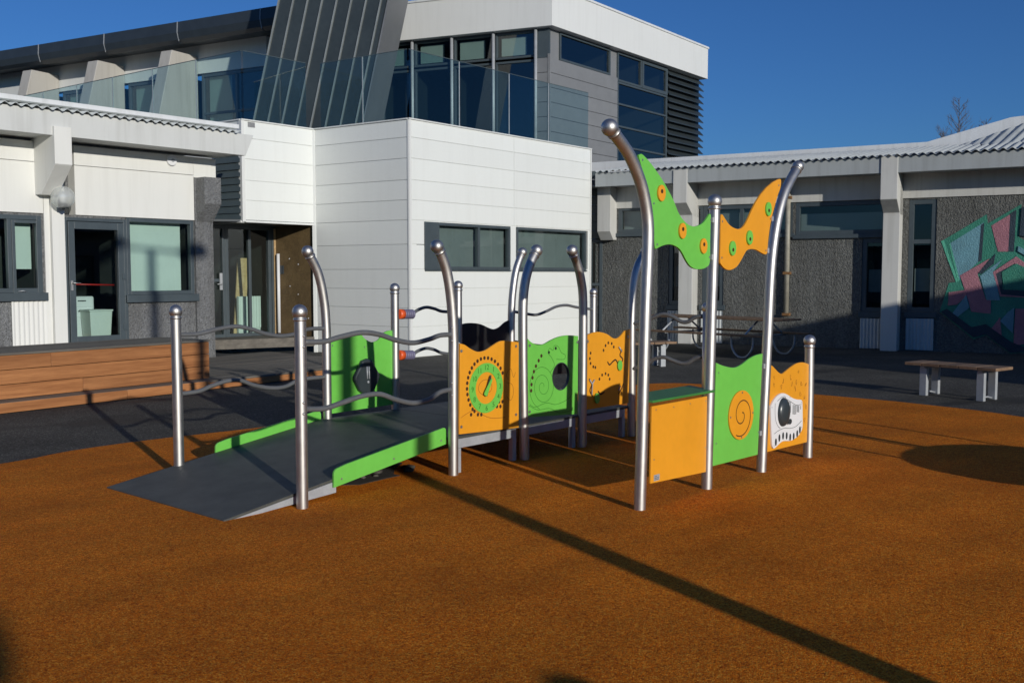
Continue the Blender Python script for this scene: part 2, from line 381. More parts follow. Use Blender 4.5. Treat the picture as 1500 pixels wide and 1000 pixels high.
# near row
post(play, NR, [(443,746),(441.5,620),(440,500)], (439,457), rb=.054)
post(play, NR, [(664,698),(664,620),(664,540),(664,490),(661,440),(655,400),(647,375)], (640,361), rb=.054)
post(play, NR, [(768,672),(767,600),(766,520),(766,450),(769,415),(776,388)], (786,367), rb=.054)
post(play, NR, [(852,656),(853,600),(854,520),(854,440),(851,410),(846,388)], (838,367), rb=.054)
post(play, NR, [(925,638),(925,560),(925,490),(926,440),(929,410),(935,388)], (946,368), rb=.054)
# far row (ground point hidden behind the deck)
def fpost(x, bally, bend=0, bx=None, rb=.054):
    u = FRW.u(x); g = FRW.pt(u, 0); zb = FRW.z(x, bally)
    if bend == 0:
        pts = [FRW.pt(u, z) for z in (-.05, .5, 1.0)]; cen = FRW.pt(u, zb)
    else:
        ub = FRW.u(bx); h = zb; du = ub - u
        pts = [FRW.pt(u, z) for z in (-.05, .5, .95, 1.15)] + [FRW.pt(u + du*.10, 1.15+(h-1.15)*.35), FRW.pt(u + du*.42, 1.15+(h-1.15)*.72)]; cen = FRW.pt(ub, zb)
    pp = smooth_curve(pts + [cen], 7); m = M(); m.tube(pp, .0415, 22); o = mk('post', m, MT['steel'], play)
    m = M(); m.ball(cen, rb, 28, 18); t = (pp[-1]-pp[-4]).normalized(); m.tube([cen - t*rb*1.12, cen - t*rb*.8], .047, 22)
    mk('ball_cap', m, MT['steel'], o)
fpost(256, 456); fpost(477, 369, 1, 451); fpost(578, 422, rb=.05); fpost(671, 418, rb=.05)
fpost(749, 369, 1, 765); fpost(869.5, 428, rb=.05)
QF = Fr((0,0), (1,0))
gq = G(1033, 651); m = M(); m.tube([(gq.x,gq.y,-.05),(gq.x,gq.y,1.30)], .0415, 22); o = mk('post', m, MT['steel'], play)
m = M(); m.ball((gq.x,gq.y,1.33), .054, 28, 18); mk('ball_cap', m, MT['steel'], o)
# ramp and platform: u along the row, o = -distance from near row
PZ = .317; u0r = -.58; uC = NR.u(664)
def zr(u): return max(.012, min(PZ, .012 + (u - u0r) / (uC - .03 - u0r) * (PZ-.012)))
un = [-.02, ]; on, of = -.085, -1.67
def slab(name, u0, u1, z0t, z1t, th, o0, o1, mat, **k):
    m = M(); P = NR.pt
    m.box8([P(u0,z0t-th,o1),P(u1,z1t-th,o1),P(u1,z1t-th,o0),P(u0,z0t-th,o0),P(u0,z0t,o1),P(u1,z1t,o1),P(u1,z1t,o0),P(u0,z0t,o0)])
    return mk(name, m, mat, play, **k)
uc2 = uC - .03
slab('ramp_deck', u0r, uc2, .02, PZ, .018, of, on, MT['deck'], bevel=.002)
for (oa, ob) in ((on-.002, on-.03), (of+.03, of+.002)):
    m = M(); P = NR.pt
    ue_ = NR.u(492,-.06); ze_ = zr(ue_)-.020
    c8 = [P(u0r+.05,0,oa),P(ue_,ze_-.085,oa),P(ue_,ze_-.085,ob),P(u0r+.05,0,ob),P(u0r+.05,.0075,oa),P(ue_,ze_,oa),P(ue_,ze_,ob),P(u0r+.05,.0075,ob)]
    m.box8(c8); mk('ramp_side_beam', m, MT['galv'], play)
# kerb boards on the ramp sides
def kerb(ua, ub, oa, ob):
    pts = []
    h0, h1 = -.055, .085
    n_ = 10
    for k in range(n_+1):
        u = ua + (ub-ua)*k/n_; pts.append((u, zr(u)+h0))
    top = []
    for k in range(n_+1):
        u = ua + (ub-ua)*k/n_; top.append([u, zr(u)+h1])
    rr = .045
    def rc(x, zc, s):   # rounded upper corner
        return [(x + s*(rr - rr*math.cos(a)), zc - rr + rr*math.sin(a)) for a in [i*math.pi/10 for i in range(1,5)]]
    L_ = rc(ua, zr(ua)+h1, 1); Rr = rc(ub, zr(ub)+h1, -1)
    pl = pts + [(ub, zr(ub)+h1-rr)] + Rr + [tuple(t) for t in top[1:-1]][::-1] + L_[::-1] + [(ua, zr(ua)+h1-rr)]
    m = M(); m.panel(NR, pl, oa, ob); o = mk('kerb_board', m, MT['green'], play, bevel=.002)
    m = M()
    for u in (ua+.07, ub-.07, (ua+ub)/2): m.disc(NR, u, zr(u)-.01, .008, max(oa,ob), max(oa,ob)+.003, 10)
    mk('bolts', m, MT['steel'], o)
kerb(NR.u(486, -.06), NR.u(654,-.06), on+.003, on+.022)
kerb(FRW.u(313), FRW.u(470), of-.022, of-.003)
# platform decks
uE, uF, uG = NR.u(767), NR.u(853.5), NR.u(925)
for (a_, b_) in ((uc2+.008, uE), (uE+.008, uF), (uF+.008, uG+.02)):
    slab('platform_deck', a_, b_, PZ, PZ, .022, of, -.02, MT['deck'], bevel=.002)
def table_frame(ua, ub):
    m = M(); m.box(NR, ua, ub, PZ-.10, PZ-.023, -.065, -.025)
    o = mk('front_beam', m, MT['galv'], play, bevel=.003)
    m = M(); m.box(NR, ua, ub, PZ-.10, PZ-.023, of+.01, of+.05); mk('rear_beam', m, MT['galv'], play)
    for u in (ua, ub-.05):
        for oo in (-.066, of+.02):
            m = M(); m.box(NR, u, u+.05, -.02, PZ-.101, oo-.006, oo+.042); mk('platform_leg', m, MT['galv'], play, bevel=.003)
table_frame(uC+.06, uE-.07); table_frame(uE+.06, uF-.07); table_frame(uF+.06, uG-.06)
# rails
def rail(path, r=.0195, parent=play):
    pp = smooth_curve(path, 8); m = M(); m.tube(pp, r, 14); mk('wavy_rail', m, MT['rail'], parent)
def wave(fr, pxs, o=0.0): return [fr.at(x, y, o) for x, y in pxs]
rail(wave(NR, [(446,501),(475,500),(500,493),(530,487),(556,490),(580,498),(605,502),(628,497),(645,491),(662,490)]))
rail(wave(NR, [(446,599),(475,598),(500,590),(530,580),(556,577),(580,585),(605,590),(628,585),(645,574),(662,570)]))
rail(wave(FRW, [(260,490),(290,489),(318,482),(345,478),(368,482),(390,489),(412,492),(432,489),(452,482),(474,481)]), .018)
rail(wave(FRW, [(260,577),(290,573),(310,565),(332,558),(352,557),(372,564),(396,568),(418,566),(440,556),(474,552)]), .018)
rail(wave(FRW, [(604,460),(612,454),(624,450),(636,452),(648,456),(670,457)]), .0165)
rail(wave(FRW, [(604,520),(612,514),(624,510),(636,512),(648,517),(670,519)]), .0165)
rail(wave(FRW, [(751,456),(768,459),(785,461),(800,456),(815,449),(830,447),(845,450),(868,453)]), .0165)
gG = NR.pt(uG, 0); GQ = Fr((gG.x, gG.y), (gq.x-gG.x, gq.y-gG.y))
rail(wave(GQ, [(927,474),(945,470),(958,464),(972,460),(986,464),(998,471),(1008,471),(1018,465),(1033,462)]), .0195)
rail(wave(GQ, [(927,540),(945,534),(958,526),(972,523),(986,528),(998,532),(1008,531),(1018,525),(1033,521)]), .0195)
for y in (460, 520):
    m = M(); m.tube([FRW.at(583,y), FRW.at(590,y)], .05, 20); mk('roller_disc', m, MT['reds'], play)
    m = M()
    for k in range(5):
        x = 590.4 + k*2.9; m.tube([FRW.at(x,y), FRW.at(x+.7,y), FRW.at(x+2.0,y), FRW.at(x+2.7,y)], [.040,.048,.048,.040], 18)
    mk('roller_beads', m, MT['purple'], play)
# bolts along the posts
def bolts(fr, lst, parent):
    m = M()
    for px, py, o in lst:
        p = fr.at(px, py, o); m.ball(p, .009, 8, 6)
    mk('bolt_heads', m, MT['steel'], parent)
bolts(NR, [(x,y,.045) for x,ys in ((445,(492,508,590,606)),(662,(480,499,561,579)),) for y in ys], play)
# boards of the near row
def board(fr, px, o0, o1, mat, parent, name='board', sm=0, bevel=.0025, k=5, label=None):
    uz = [fr.hit(x, y, o1) for x, y in px]
    if sm: uz = [tuple(v) for v in smooth_curve([Vector((a,b,0)) for a,b in uz[:sm]], k)] and [ (v.x, v.y) for v in smooth_curve([Vector((a,b,0)) for a,b in uz[:sm]], k)] + uz[sm:]
    m = M(); m.panel(fr, uz, o0, o1); return mk(name, m, mat, parent, bevel=bevel, label=label)
def dots(fr, pxs, r, parent, o, mat='hole', rz=None, n_='finger_holes'):
    m = M()
    for x, y in pxs:
        u, z = fr.hit(x, y, o); m.disc(fr, u, z, r, o-.001, o+.0012, 12, rz)
    mk(n_, m, MT[mat], parent)
def lines(fr, polys, wd, parent, o, mat, name='routed_lines', k=6):
    m = M()
    for pl in polys:
        uz = [Vector((*fr.hit(x, y, o), 0)) for x, y in pl]
        pp = smooth_curve(uz, k); m.ribbon(fr, [(p.x, p.y) for p in pp], wd, o+.0008)
    mk(name, m, MT[mat], parent)
o1 = .012; o0 = -.006
clock = board(NR, [(674,503),(681,505),(690,511),(700,515),(711,513),(722,506),(732,500),(741,499),(751,500),(760,501), (760,626),(673,636)], o0, o1, MT['orange'], play, 'clock_board', 10)
cu, cz = NR.hit(712, 568, o1)
def ringpoly(fr, cu, cz, r0, r1, oa, ob, n_=40):
    m = M(); vs = []; fs = []
    for k in range(n_):
        a = 2*math.pi*k/n_
        for (r, o) in ((r0,oa),(r1,oa),(r0,ob),(r1,ob)): vs.append(fr.pt(cu+r*math.cos(a), cz+r*math.sin(a), o))
    for k in range(n_):
        a, b = 4*k, 4*((k+1)%n_)
        fs += [(a,a+1,b+1,b),(a+2,b+2,b+3,a+3),(a+1,a+3,b+3,b+1),(a,b,b+2,a+2)]
    return m.add(vs, fs)
mk('clock_ring', ringpoly(NR, cu, cz, .135, .212, o1-.002, o1+.006), MT['green'], clock, bevel=.0015)
for k in range(1, 13):
    a = math.pi/2 - k*math.pi/6
    cv = bpy.data.curves.new('numeral', 'FONT'); cv.body = str(k); cv.size = .062; cv.align_x = 'CENTER'; cv.align_y = 'CENTER'; cv.extrude = .0006; cv.resolution_u = 3
    tmp = bpy.data.objects.new('tmp', cv); C.objects.link(tmp); bpy.context.view_layer.update()
    me = bpy.data.meshes.new_from_object(tmp.evaluated_get(bpy.context.evaluated_depsgraph_get()))
    bpy.data.objects.remove(tmp); bpy.data.curves.remove(cv)
    mm = M(); mm.v = [NR.pt(cu + .173*math.cos(a) + v.co.x, cz + .173*math.sin(a) + v.co.y, o1+.0072+v.co.z) for v in me.vertices]
    mm.f = [list(p.vertices) for p in me.polygons]; mm.sm = [False]*len(mm.f)
    mk('numeral', mm, MT['gline'], clock)
for (ang, ln, wd) in ((70, .118, .024), (58, .095, .032)):
    a = math.radians(ang); dx, dz = math.cos(a), math.sin(a); m = M()
    q = [(-.07,-1),(-.05,-1.3),(ln-.02,-.7),(ln,0),(ln-.02,.7),(-.05,1.3),(-.07,1)]
    m.panel(NR, [(cu + t*dx - s_*wd/2*dz, cz + t*dz + s_*wd/2*dx) for t, s_ in q], o1+.008+wd*.4, o1+.014+wd*.4)
    mk('clock_hand', m, MT['dplastic' if wd < .03 else 'green'], clock)
def arcpts(cx, cy, rx, ry, a0, a1, n_): return [(cx+rx*math.cos(math.radians(a0+(a1-a0)*k/(n_-1))), cy-ry*math.sin(math.radians(a0+(a1-a0)*k/(n_-1)))) for k in range(n_)]
dots(NR, arcpts(712,568,28,44,30,225,19) + [(690,607),(695,602),(700,607),(705,607),(733,581),(736,588),(731,588),(728,595),(733,595),(726,588)], .0145, clock, o1, rz=.0165)
lines(NR, [[(712,580),(703,575),(701,566),(706,558),(714,556),(720,563),(719,572),(712,576)],
           [(675,612),(683,606),(695,601),(706,607),(720,612),(740,611)], [(742,560),(750,563),(752,575),(748,586),(742,580)], [(744,556),(742,548),(748,540),(752,552),(755,545)]], .0048, clock, o1, 'oline')
dots(NR, [(676,514),(676,625),(756,607),(756,507)], .013, clock, o1+.004, 'steel', n_='fixing_bolts')
# snail board with porthole
top = [(773,496),(778,501),(787,505),(797,504),(808,498),(820,493),(833,491),(847,492)]
uz = [NR.hit(x,y,o1) for x,y in top]; uz = [(v.x,v.y) for v in smooth_curve([Vector((a,b,0)) for a,b in uz],5)]
uz += [NR.hit(846,606,o1)]
hu, hz = NR.hit(821.5, 551, o1); hr = .128; nn = 30
bm_ = NR.hit(810, 609, o1)
zb0 = NR.hit(772,611,o1); zb1 = NR.hit(846,606,o1); tt = (hu - zb0[0])/(zb1[0]-zb0[0]); zk = zb0[1] + (zb1[1]-zb0[1])*tt
topc = uz[:-1]; lf = [p for p in topc if p[0] < hu]; rt_ = [p for p in topc if p[0] >= hu]; zt_h = (lf[-1][1]+rt_[0][1])/2
arcL = [(hu + hr*math.cos(a_), hz + hr*math.sin(a_)) for a_ in [-math.pi/2 - math.pi*k/nn for k in range(nn+1)]]
arcR = [(hu + hr*math.cos(a_), hz + hr*math.sin(a_)) for a_ in [math.pi/2 - math.pi*k/nn for k in range(nn+1)]]
m = M(); m.panel(NR, lf + [(hu, zt_h)] + arcL[::-1] + [(hu, zk), zb0], o0, o1); m.panel(NR, [(hu, zt_h)] + rt_ + [zb1, (hu, zk)] + arcR[::-1], o0, o1)
snail = mk('snail_board', m, MT['green'], play)
mk('porthole_rim', ringpoly(NR, hu, hz, hr-.007, hr+.001, o0-.003, o1+.003), MT['dplastic'], snail)
sp = [(795+ (1.5+t*.62)*math.cos(t*.55), 566 - (2.2+t*1.02)*math.sin(t*.55)) for t in range(0, 32)]
lines(NR, [sp, [(776,592),(784,596),(800,590),(815,592),(832,584),(838,575),(834,565)], [(775,594),(788,600),(805,598),(820,604),(840,600)],
           [(806,545),(812,535),(808,524),(803,517),(805,510),(810,513),(812,506),(818,508),(822,516),(828,520),(826,526),(815,526)]], .0048, snail, o1, 'gline')
dots(NR, [(778,572),(778.5,563),(780,553),(782,544),(785,536),(789,528),(793,521)], .0155, snail, o1, rz=.017)
dots(NR, [(804,516),(814,510)], .0145, snail, o1, 'black', n_='snail_eyes')
dots(NR, [(776,506),(776,603),(846,501)], .013, snail, o1+.004, 'steel', n_='fixing_bolts')
# maze board
maze = board(NR, [(859,492),(866,488),(877,486),(889,489),(898,495),(905,495),(911,490),(916,484),(923,482), (921,590),(859,600)], o0, o1, MT['orange'], play, 'maze_board', 9)
dots(NR, [(865,517),(864,525),(865,532),(869,537),(872,538),(884,513),(887,506),(891,502),(896,503),(899,508),(878,555),(882,549),(887,547),(891,549),(893,555)], .013, maze, o1, rz=.0155)
lines(NR, [[(890,530),(893,534),(898,529),(902,527),(905,533)], [(911,512),(908,520),(912,526),(909,533)], [(863,555),(867,562),(864,572),(868,580)], [(913,562),(910,570),(906,576)], [(876,573),(880,577),(885,574)]], .016, maze, o1, 'hole', 'maze_slots')
for (x, y, mt) in ((906.5,535,'green'),(873,583,'green')):
    u, z = NR.hit(x, y, o1); m = M(); m.disc(NR, u, z, .038, o1+.008, o1+.02, 24, .052); m.disc(NR, u, z, .008, o1, o1+.024, 10)
    mk('slider_disc', m, MT[mt], maze, bevel=.003)
m = M()
for pl in ([(864,556),(868,563),(867,578)], [(871,556),(867,563)], [(907,508),(911,515)], [(906,572),(909,565)]): m.tube([NR.at(x,y,o1+.012) for x,y in pl], .006, 8)
mk('maze_lever', m, MT['galv'], maze)
dots(NR, [(920,493),(861,500)], .015, maze, o1+.004, 'steel', n_='fixing_bolts')
# far boards
gb = board(FRW, [(484,500),(490,497),(500,492),(512,488),(521,487),(529,490),(536,497),(545,501),(554,498),(561,489),(567,485),(573,484),(576,486),(576,592),(484,606)], -.02, -.002, MT['green'], play, 'green_notched_board', 13)
u, z = FRW.hit(534, 552); m = M()
m.panel(FRW, [(u+a_*.001*12, z-b_*.001*8.6) for a_, b_ in ((0,-21),(5,-19),(13,-2),(13,2),(8,14),(4,18),(-4,18),(-8,14),(-13,2),(-13,-2),(-5,-19))], 0, .05)
mk('climbing_hold', m, MT['dplastic'], gb, bevel=.018)
u, z = FRW.hit(534, 545); m = M()
for a_ in (-.02, .02): m.tube([FRW.pt(u+a_*.6, z+.06, .05), FRW.pt(u+a_*.6, z-.06, .056)], .006, 8)
m.disc(FRW, u, z-.09, .012, .045, .056, 12); mk('hold_grooves', m, MT['galv'], gb)
dots(FRW, [(487,506),(487,598),(534,508),(574,497)], .007, gb, 0, 'steel', n_='bolts')
bb = board(FRW, [(673,478),(680,474),(692,473),(705,475),(716,480),(724,482),(732,479),(740,472),(748,468),(748,570),(673,580)], -.02, -.002, MT['black'], play, 'black_wavy_board', 9)
board(FRW, [(752,498),(768,500),(790,504),(815,503),(840,499),(862,497),(862,545),(752,552)], -.02, -.002, MT['black'], play, 'black_low_board', 6)
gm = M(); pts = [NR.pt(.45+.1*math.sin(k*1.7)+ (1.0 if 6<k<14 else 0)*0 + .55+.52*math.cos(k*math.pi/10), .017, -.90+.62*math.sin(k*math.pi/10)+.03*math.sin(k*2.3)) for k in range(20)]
gm.prism(pts, (0,0,-.006)); mk('ramp_gap_shade', gm, MT['gap_shade'], kind='structure')  # dark sheet paints the shade of the gap under the ramp
# rubble and stones in the gap beneath the ramp
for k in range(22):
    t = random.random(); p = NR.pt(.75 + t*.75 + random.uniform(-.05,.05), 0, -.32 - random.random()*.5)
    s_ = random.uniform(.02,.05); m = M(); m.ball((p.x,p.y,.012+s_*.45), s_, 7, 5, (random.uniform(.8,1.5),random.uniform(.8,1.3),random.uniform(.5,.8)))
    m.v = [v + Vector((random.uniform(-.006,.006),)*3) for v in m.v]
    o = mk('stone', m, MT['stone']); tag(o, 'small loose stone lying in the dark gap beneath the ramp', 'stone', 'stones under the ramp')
# ------------------------------------------------------------------ front panel wall
post(wallp, HR, [(937,748),(940,650),(943,540),(946,440),(949,370),(949,325),(943,285),(934,255),(921,226),(906,204)], (893,187), rb=.0575)
post(wallp, HR, [(1035,718),(1038,600),(1042,460),(1046,340)], (1047,295), rb=.054)
post(wallp, HR, [(1115,692),(1119,600),(1124,500),(1129,400),(1134,350),(1141,311),(1151,278)], (1169,244), rb=.05)
post(wallp, HR, [(1183,671),(1185,590)], (1186,499), rb=.054)
def q5(l): return [(900+x*.28, 480+y*.28) for x, y in l]
def q4(l): return [(860+x*.3, 160+y*.3) for x, y in l]
# counter
cb = board(HR, [(955,595),(1036,580),(1034,691),(953,708)], -.004, .012, MT['orange'], wallp, 'counter_front_board')
dots(HR, [(961,600),(987,596),(1011,591),(1034,587),(958,673),(1033,655)], .006, cb, .012, 'steel', n_='bolts')
u, z = HR.hit(962, 699, .014); m = M(); m.box(HR, u-.036, u+.036, z-.022, z+.022, .012, .0145); mk('maker_plate', m, MT['galv'], cb)
m = M()
for k in range(3): m.box(HR, u-.028, u+(.024 if k else .0), z+.009-k*.011, z+.012-k*.011, .0145, .015)
mk('plate_lettering', m, MT['dplastic'], cb)
zc = HR.z(955, 589, .03); ua = HR.u(951, .05); ub = HR.u(1048, .05)
m = M(); P = HR.pt
m.prism([P(HR.u(949,-.26),zc,-.26),P(HR.u(947.5,.0),zc,.0),P(HR.u(958,.06),zc,.06),P(ub,zc,.06),P(HR.u(1012,-.26),zc,-.26)], (0,0,.018))
mk('counter_top', m, MT['dgreen'], wallp, bevel=.003)
# spiral board
sb = board(HR, q5([(535,183),(560,195),(600,206),(635,207),(670,190),(705,163),(740,144),(776,135),(750,663),(515,723)]), -.004, .012, MT['green'], wallp, 'spiral_board', 8)
cu2, cz2 = HR.hit(900+658*.28, 480+455*.28, .012); m = M(); m.disc(HR, cu2, cz2, .198, .012, .026, 48)
spd = mk('spiral_disc', m, MT['orange'], sb, bevel=.003)
m = M(); m.ribbon(HR, [(cu2+(.02+.0068*t)*math.cos(-t*.42+1.2), cz2+(.02+.0068*t)*math.sin(-t*.42+1.2)) for t in [i*.33 for i in range(70)]], .009, .0268)
mk('spiral_groove', m, MT['hole'], spd)
m = M()
for a_ in (0, 1.57, 3.14, 4.71): m.disc(HR, cu2+.18*math.cos(a_), cz2+.18*math.sin(a_), .008, .026, .029, 10)
mk('bolts', m, MT['steel'], spd)
dots(HR, q5([(545,235),(532,605),(772,205),(752,545)]), .007, sb, .012, 'steel', n_='bolts')
# music board
r_ = lambda l: [(1110+x*.16, 520+y*.16) for x, y in l]
mb_ = board(HR, r_([(112,90),(135,98),(165,130),(195,160),(225,170),(260,145),(310,105),(360,75),(410,66),(450,75),(475,88),(450,795),(72,890)]), -.004, .012, MT['orange'], wallp, 'music_board', 11)
wp = board(HR, r_([(117,480),(140,430),(170,385),(205,355),(240,348),(280,365),(320,392),(360,405),(400,410),(410,440),(412,560),(412,650),(402,690),(370,740),(330,770),(300,784),(260,785),(225,790),(190,820),(155,852),(140,845),(132,800),(125,650),(117,480)]), .012, .03, MT['white'], mb_, 'white_play_panel', 23, k=3)
def ell(fr, px, rx, rz, o0_, o1_, mat, par, name):
    u, z = fr.hit(*px, o0_); m = M(); m.disc(fr, u, z, rx, o0_, o1_, 24, rz); return mk(name, m, MT[mat], par)
px1 = 6.4e-3
u, z = HR.hit(*r_([(232,520)])[0], .03); m = M(); nn = 28
prof = [(1.0,0),(.97,.012),(.85,.026),(.6,.038),(.3,.044),(0.02,.046)]
vs=[]; fs=[]
for i,(rr,oo) in enumerate(prof):
    for k in range(nn): a_=2*math.pi*k/nn; vs.append(HR.pt(u+.100*rr*math.cos(a_), z+.125*rr*math.sin(a_), .03+oo))
for i in range(len(prof)-1):
    for k in range(nn): fs.append((i*nn+k,i*nn+(k+1)%nn,(i+1)*nn+(k+1)%nn,(i+1)*nn+k))
fs.append([(len(prof)-1)*nn+k for k in range(nn)])
m.add(vs,fs,True); mk('black_drum', m, MT['dplastic'], mb_)
ell(HR, r_([(272,605)])[0], .034, .024, .03, .055, 'dplastic', mb_, 'round_knob')
m = M()
for i,(x,y0,y1) in enumerate([(289,425,510),(300,425,525),(322,455,540),(331,455,542),(340,458,543),(349,458,540),(360,460,520),(368,462,522),(376,462,522),(392,462,495)]):
    ua_, za = HR.hit(*r_([(x,y0)])[0], .03); ub_, zb_ = HR.hit(*r_([(x,y1)])[0], .03); m.box(HR, ua_-.003, ua_+.003, zb_, za, .03, .032)
mk('key_stripes', m, MT['dplastic'], mb_)
lines(HR, [r_([(150,720),(190,690),(240,668),(300,668),(350,650),(400,600)]), r_([(160,440),(158,520),(165,600),(185,650),(205,668)]), r_([(180,420),(220,385),(250,380),(255,400)]), r_([(255,395),(300,425),(350,455),(400,450)])], .004, mb_, .0305, 'dplastic', 'printed_lines')
m = M()
for x, y in ((165,795),(197,757),(231,738),(264,737),(296,750),(328,742),(360,718),(385,683)):
    ua_, za = HR.hit(*r_([(x,y)])[0], .03); m.disc(HR, ua_, za, .0165, .029, .0318, 20, .032)
mk('oval_holes', m, MT['dplastic'], mb_)
dots(HR, r_([(130,478),(295,383),(398,432),(402,660),(150,828),(285,775)]), .006, mb_, .03, 'galv', n_='bolts')
sq = []
for (x,y) in ((150,210),(145,280),(230,230),(215,290),(305,200),(312,255),(350,250),(345,310),(375,160),(400,260),(390,350),(440,270),(430,380),(440,470),(425,600)):
    sq.append(r_([(x+random.uniform(-9,9), y+random.uniform(-26,26)) for _ in range(6)]))
lines(HR, sq, .0038, mb_, .0125, 'oline', 'pen_scribbles', 4)
# winged boards
wg = board(HR, q4([(254,225),(262,219),(275,224),(310,262),(345,310),(375,355),(400,400),(425,450),(447,505),(470,540),(495,563),(520,572),(545,568),(570,553),(590,527),(600,511),(605,520),(604,560),(602,640),(600,745),(585,770),(562,780),(530,780),(505,766),(485,738),(468,705),(450,680),(425,665),(400,660),(370,666),(345,678),(334,680),(330,650),(322,540),(310,450),(290,360),(270,290),(256,240)]), -.004, .014, MT['green'], wallp, 'green_winged_board', 33, k=3)
wo = board(HR, q4([(935,342),(943,341),(948,350),(944,385),(930,425),(915,480),(900,540),(890,600),(883,660),(880,700),(870,709),(850,700),(825,686),(800,683),(780,690),(765,715),(750,742),(730,770),(700,785),(675,779),(655,757),(651,735),(652,650),(653,560),(655,520),(662,515),(675,535),(692,560),(715,578),(742,585),(765,572),(785,540),(805,495),(825,455),(850,415),(880,380),(910,355)]), -.004, .014, MT['orange'], wallp, 'orange_winged_board', 34, k=3)
for (px_, par, mt) in (((358,410),wg,'orange'),((461,594),wg,'orange'),((564,668),wg,'orange'),((881,488),wo,'green'),((789,627),wo,'green'),((706,679),wo,'green')):
    u, z = HR.hit(*q4([px_])[0], .014); m = M(); m.disc(HR, u, z, .046, .014, .03, 28, .057)
    ds = mk('peep_disc', m, MT[mt], par, bevel=.003)
    off = .012 if mt == 'orange' else -.012
    m = M(); m.disc(HR, u-.004, z+off, .015, .0295, .0312, 16); mk('peep_hole', m, MT['hole'], ds)
for l, par in (((271,248),(326,460),(342,660),(604,540),(598,722)), wg), (((661,548),(658,725),(895,535),(873,690),(936,372)), wo):
    dots(HR, q4(l), .008, par, .015, 'steel', n_='bolts')
m = M()
for px_, py_ in q4([(606,541),(602,722),(896,535),(875,690)]) + q5([(774,200),(755,550)]):
    u, z = HR.hit(px_, py_); m.box(HR, u-.012, u+.014, z-.02, z+.02, -.01, .02)
mk('fixing_clamps', m, MT['galv'], wallp, kind='stuff')
# ------------------------------------------------------------------ building helpers
def wallmesh(fr, u0, u1, z0, z1, ops, o0, o1):
    us = sorted({u0,u1,*[x for o in ops for x in o[:2] if u0 < x < u1]}); zs = sorted({z0,z1,*[x for o in ops for x in o[2:] if z0 < x < z1]})
    m = M()
    for a_, b_ in zip(us[:-1], us[1:]):
        for c_, d_ in zip(zs[:-1], zs[1:]):
            mu, mz = (a_+b_)/2, (c_+d_)/2
            if any(o[0] < mu < o[1] and o[2] < mz < o[3] for o in ops): continue
            m.box(fr, a_, b_, c_, d_, o0, o1)
    return m
def window(fr, parent, u0, u1, z0, z1, o, fw=.06, vm=(), hm=(), dep=.09, mat='frame', pane='pane', blind=None, name='window', back=0.9, room=True, sill=0):
    """frame with pane objects; vm/hm are mullion positions; o is the outer face"""
    m = M(); m.box(fr,u0,u0+fw,z0,z1,o-dep,o); m.box(fr,u1-fw,u1,z0,z1,o-dep,o); m.box(fr,u0+fw,u1-fw,z1-fw,z1,o-dep,o); m.box(fr,u0+fw,u1-fw,z0,z0+fw,o-dep,o)
    us = [u0+fw] + [x for x in vm] + [u1-fw]; zs = [z0+fw] + list(hm) + [z1-fw]; h = fw*.45
    for x in vm: m.box(fr, x-h, x+h, z0+fw, z1-fw, o-dep, o-.003)
    for y in hm:
        for a_, b_ in zip(us[:-1], us[1:]): m.box(fr, a_+(h if a_ != us[0] else 0), b_-(h if b_ != us[-1] else 0), y-h, y+h, o-dep, o-.006)
    W = mk(name, m, MT[mat], parent, bevel=.004)
    for a_, b_ in zip(us[:-1], us[1:]):
        for c_, d_ in zip(zs[:-1], zs[1:]):
            g = M(); oo = o-dep*.55
            g.add([fr.pt(a_,c_,oo),fr.pt(b_,c_,oo),fr.pt(b_,d_,oo),fr.pt(a_,d_,oo)], [(0,1,2,3)]); mk('pane', g, MT[pane], W)
    if blind:
        for (a_,b_,c_,d_) in blind:
            g = M(); g.box(fr, a_, b_, c_, d_, o-dep-.09, o-dep-.085); mk('blind', g, MT['mint'], W)
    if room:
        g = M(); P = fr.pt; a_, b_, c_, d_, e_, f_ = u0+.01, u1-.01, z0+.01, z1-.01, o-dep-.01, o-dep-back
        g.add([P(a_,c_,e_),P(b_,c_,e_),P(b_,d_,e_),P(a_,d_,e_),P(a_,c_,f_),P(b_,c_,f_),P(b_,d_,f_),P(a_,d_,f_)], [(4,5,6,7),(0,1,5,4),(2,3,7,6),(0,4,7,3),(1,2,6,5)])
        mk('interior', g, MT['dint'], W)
    if sill:
        g = M(); g.box(fr, u0-.05, u1+.05, z0-sill, z0-.002, o-.05, o+.07); mk('sill', g, MT[mat], W, bevel=.004)
    return W
def corrug(fr, u0, u1, z0, z1, o, pitch, amp, parent, mat, name='corrugated_panel', bottom=True):
    """upright corrugated sheet"""
    m = M(); n_ = max(6, int((u1-u0)/pitch*6)); vs = []
    for i in range(n_+1):
        u = u0+(u1-u0)*i/n_; oo = o+amp*math.sin(2*math.pi*(u-u0)/pitch); vs += [fr.pt(u,z0,oo), fr.pt(u,z1,oo)]
    m.add(vs, [(2*i,2*i+2,2*i+3,2*i+1) for i in range(n_)], True); return mk(name, m, mat, parent)
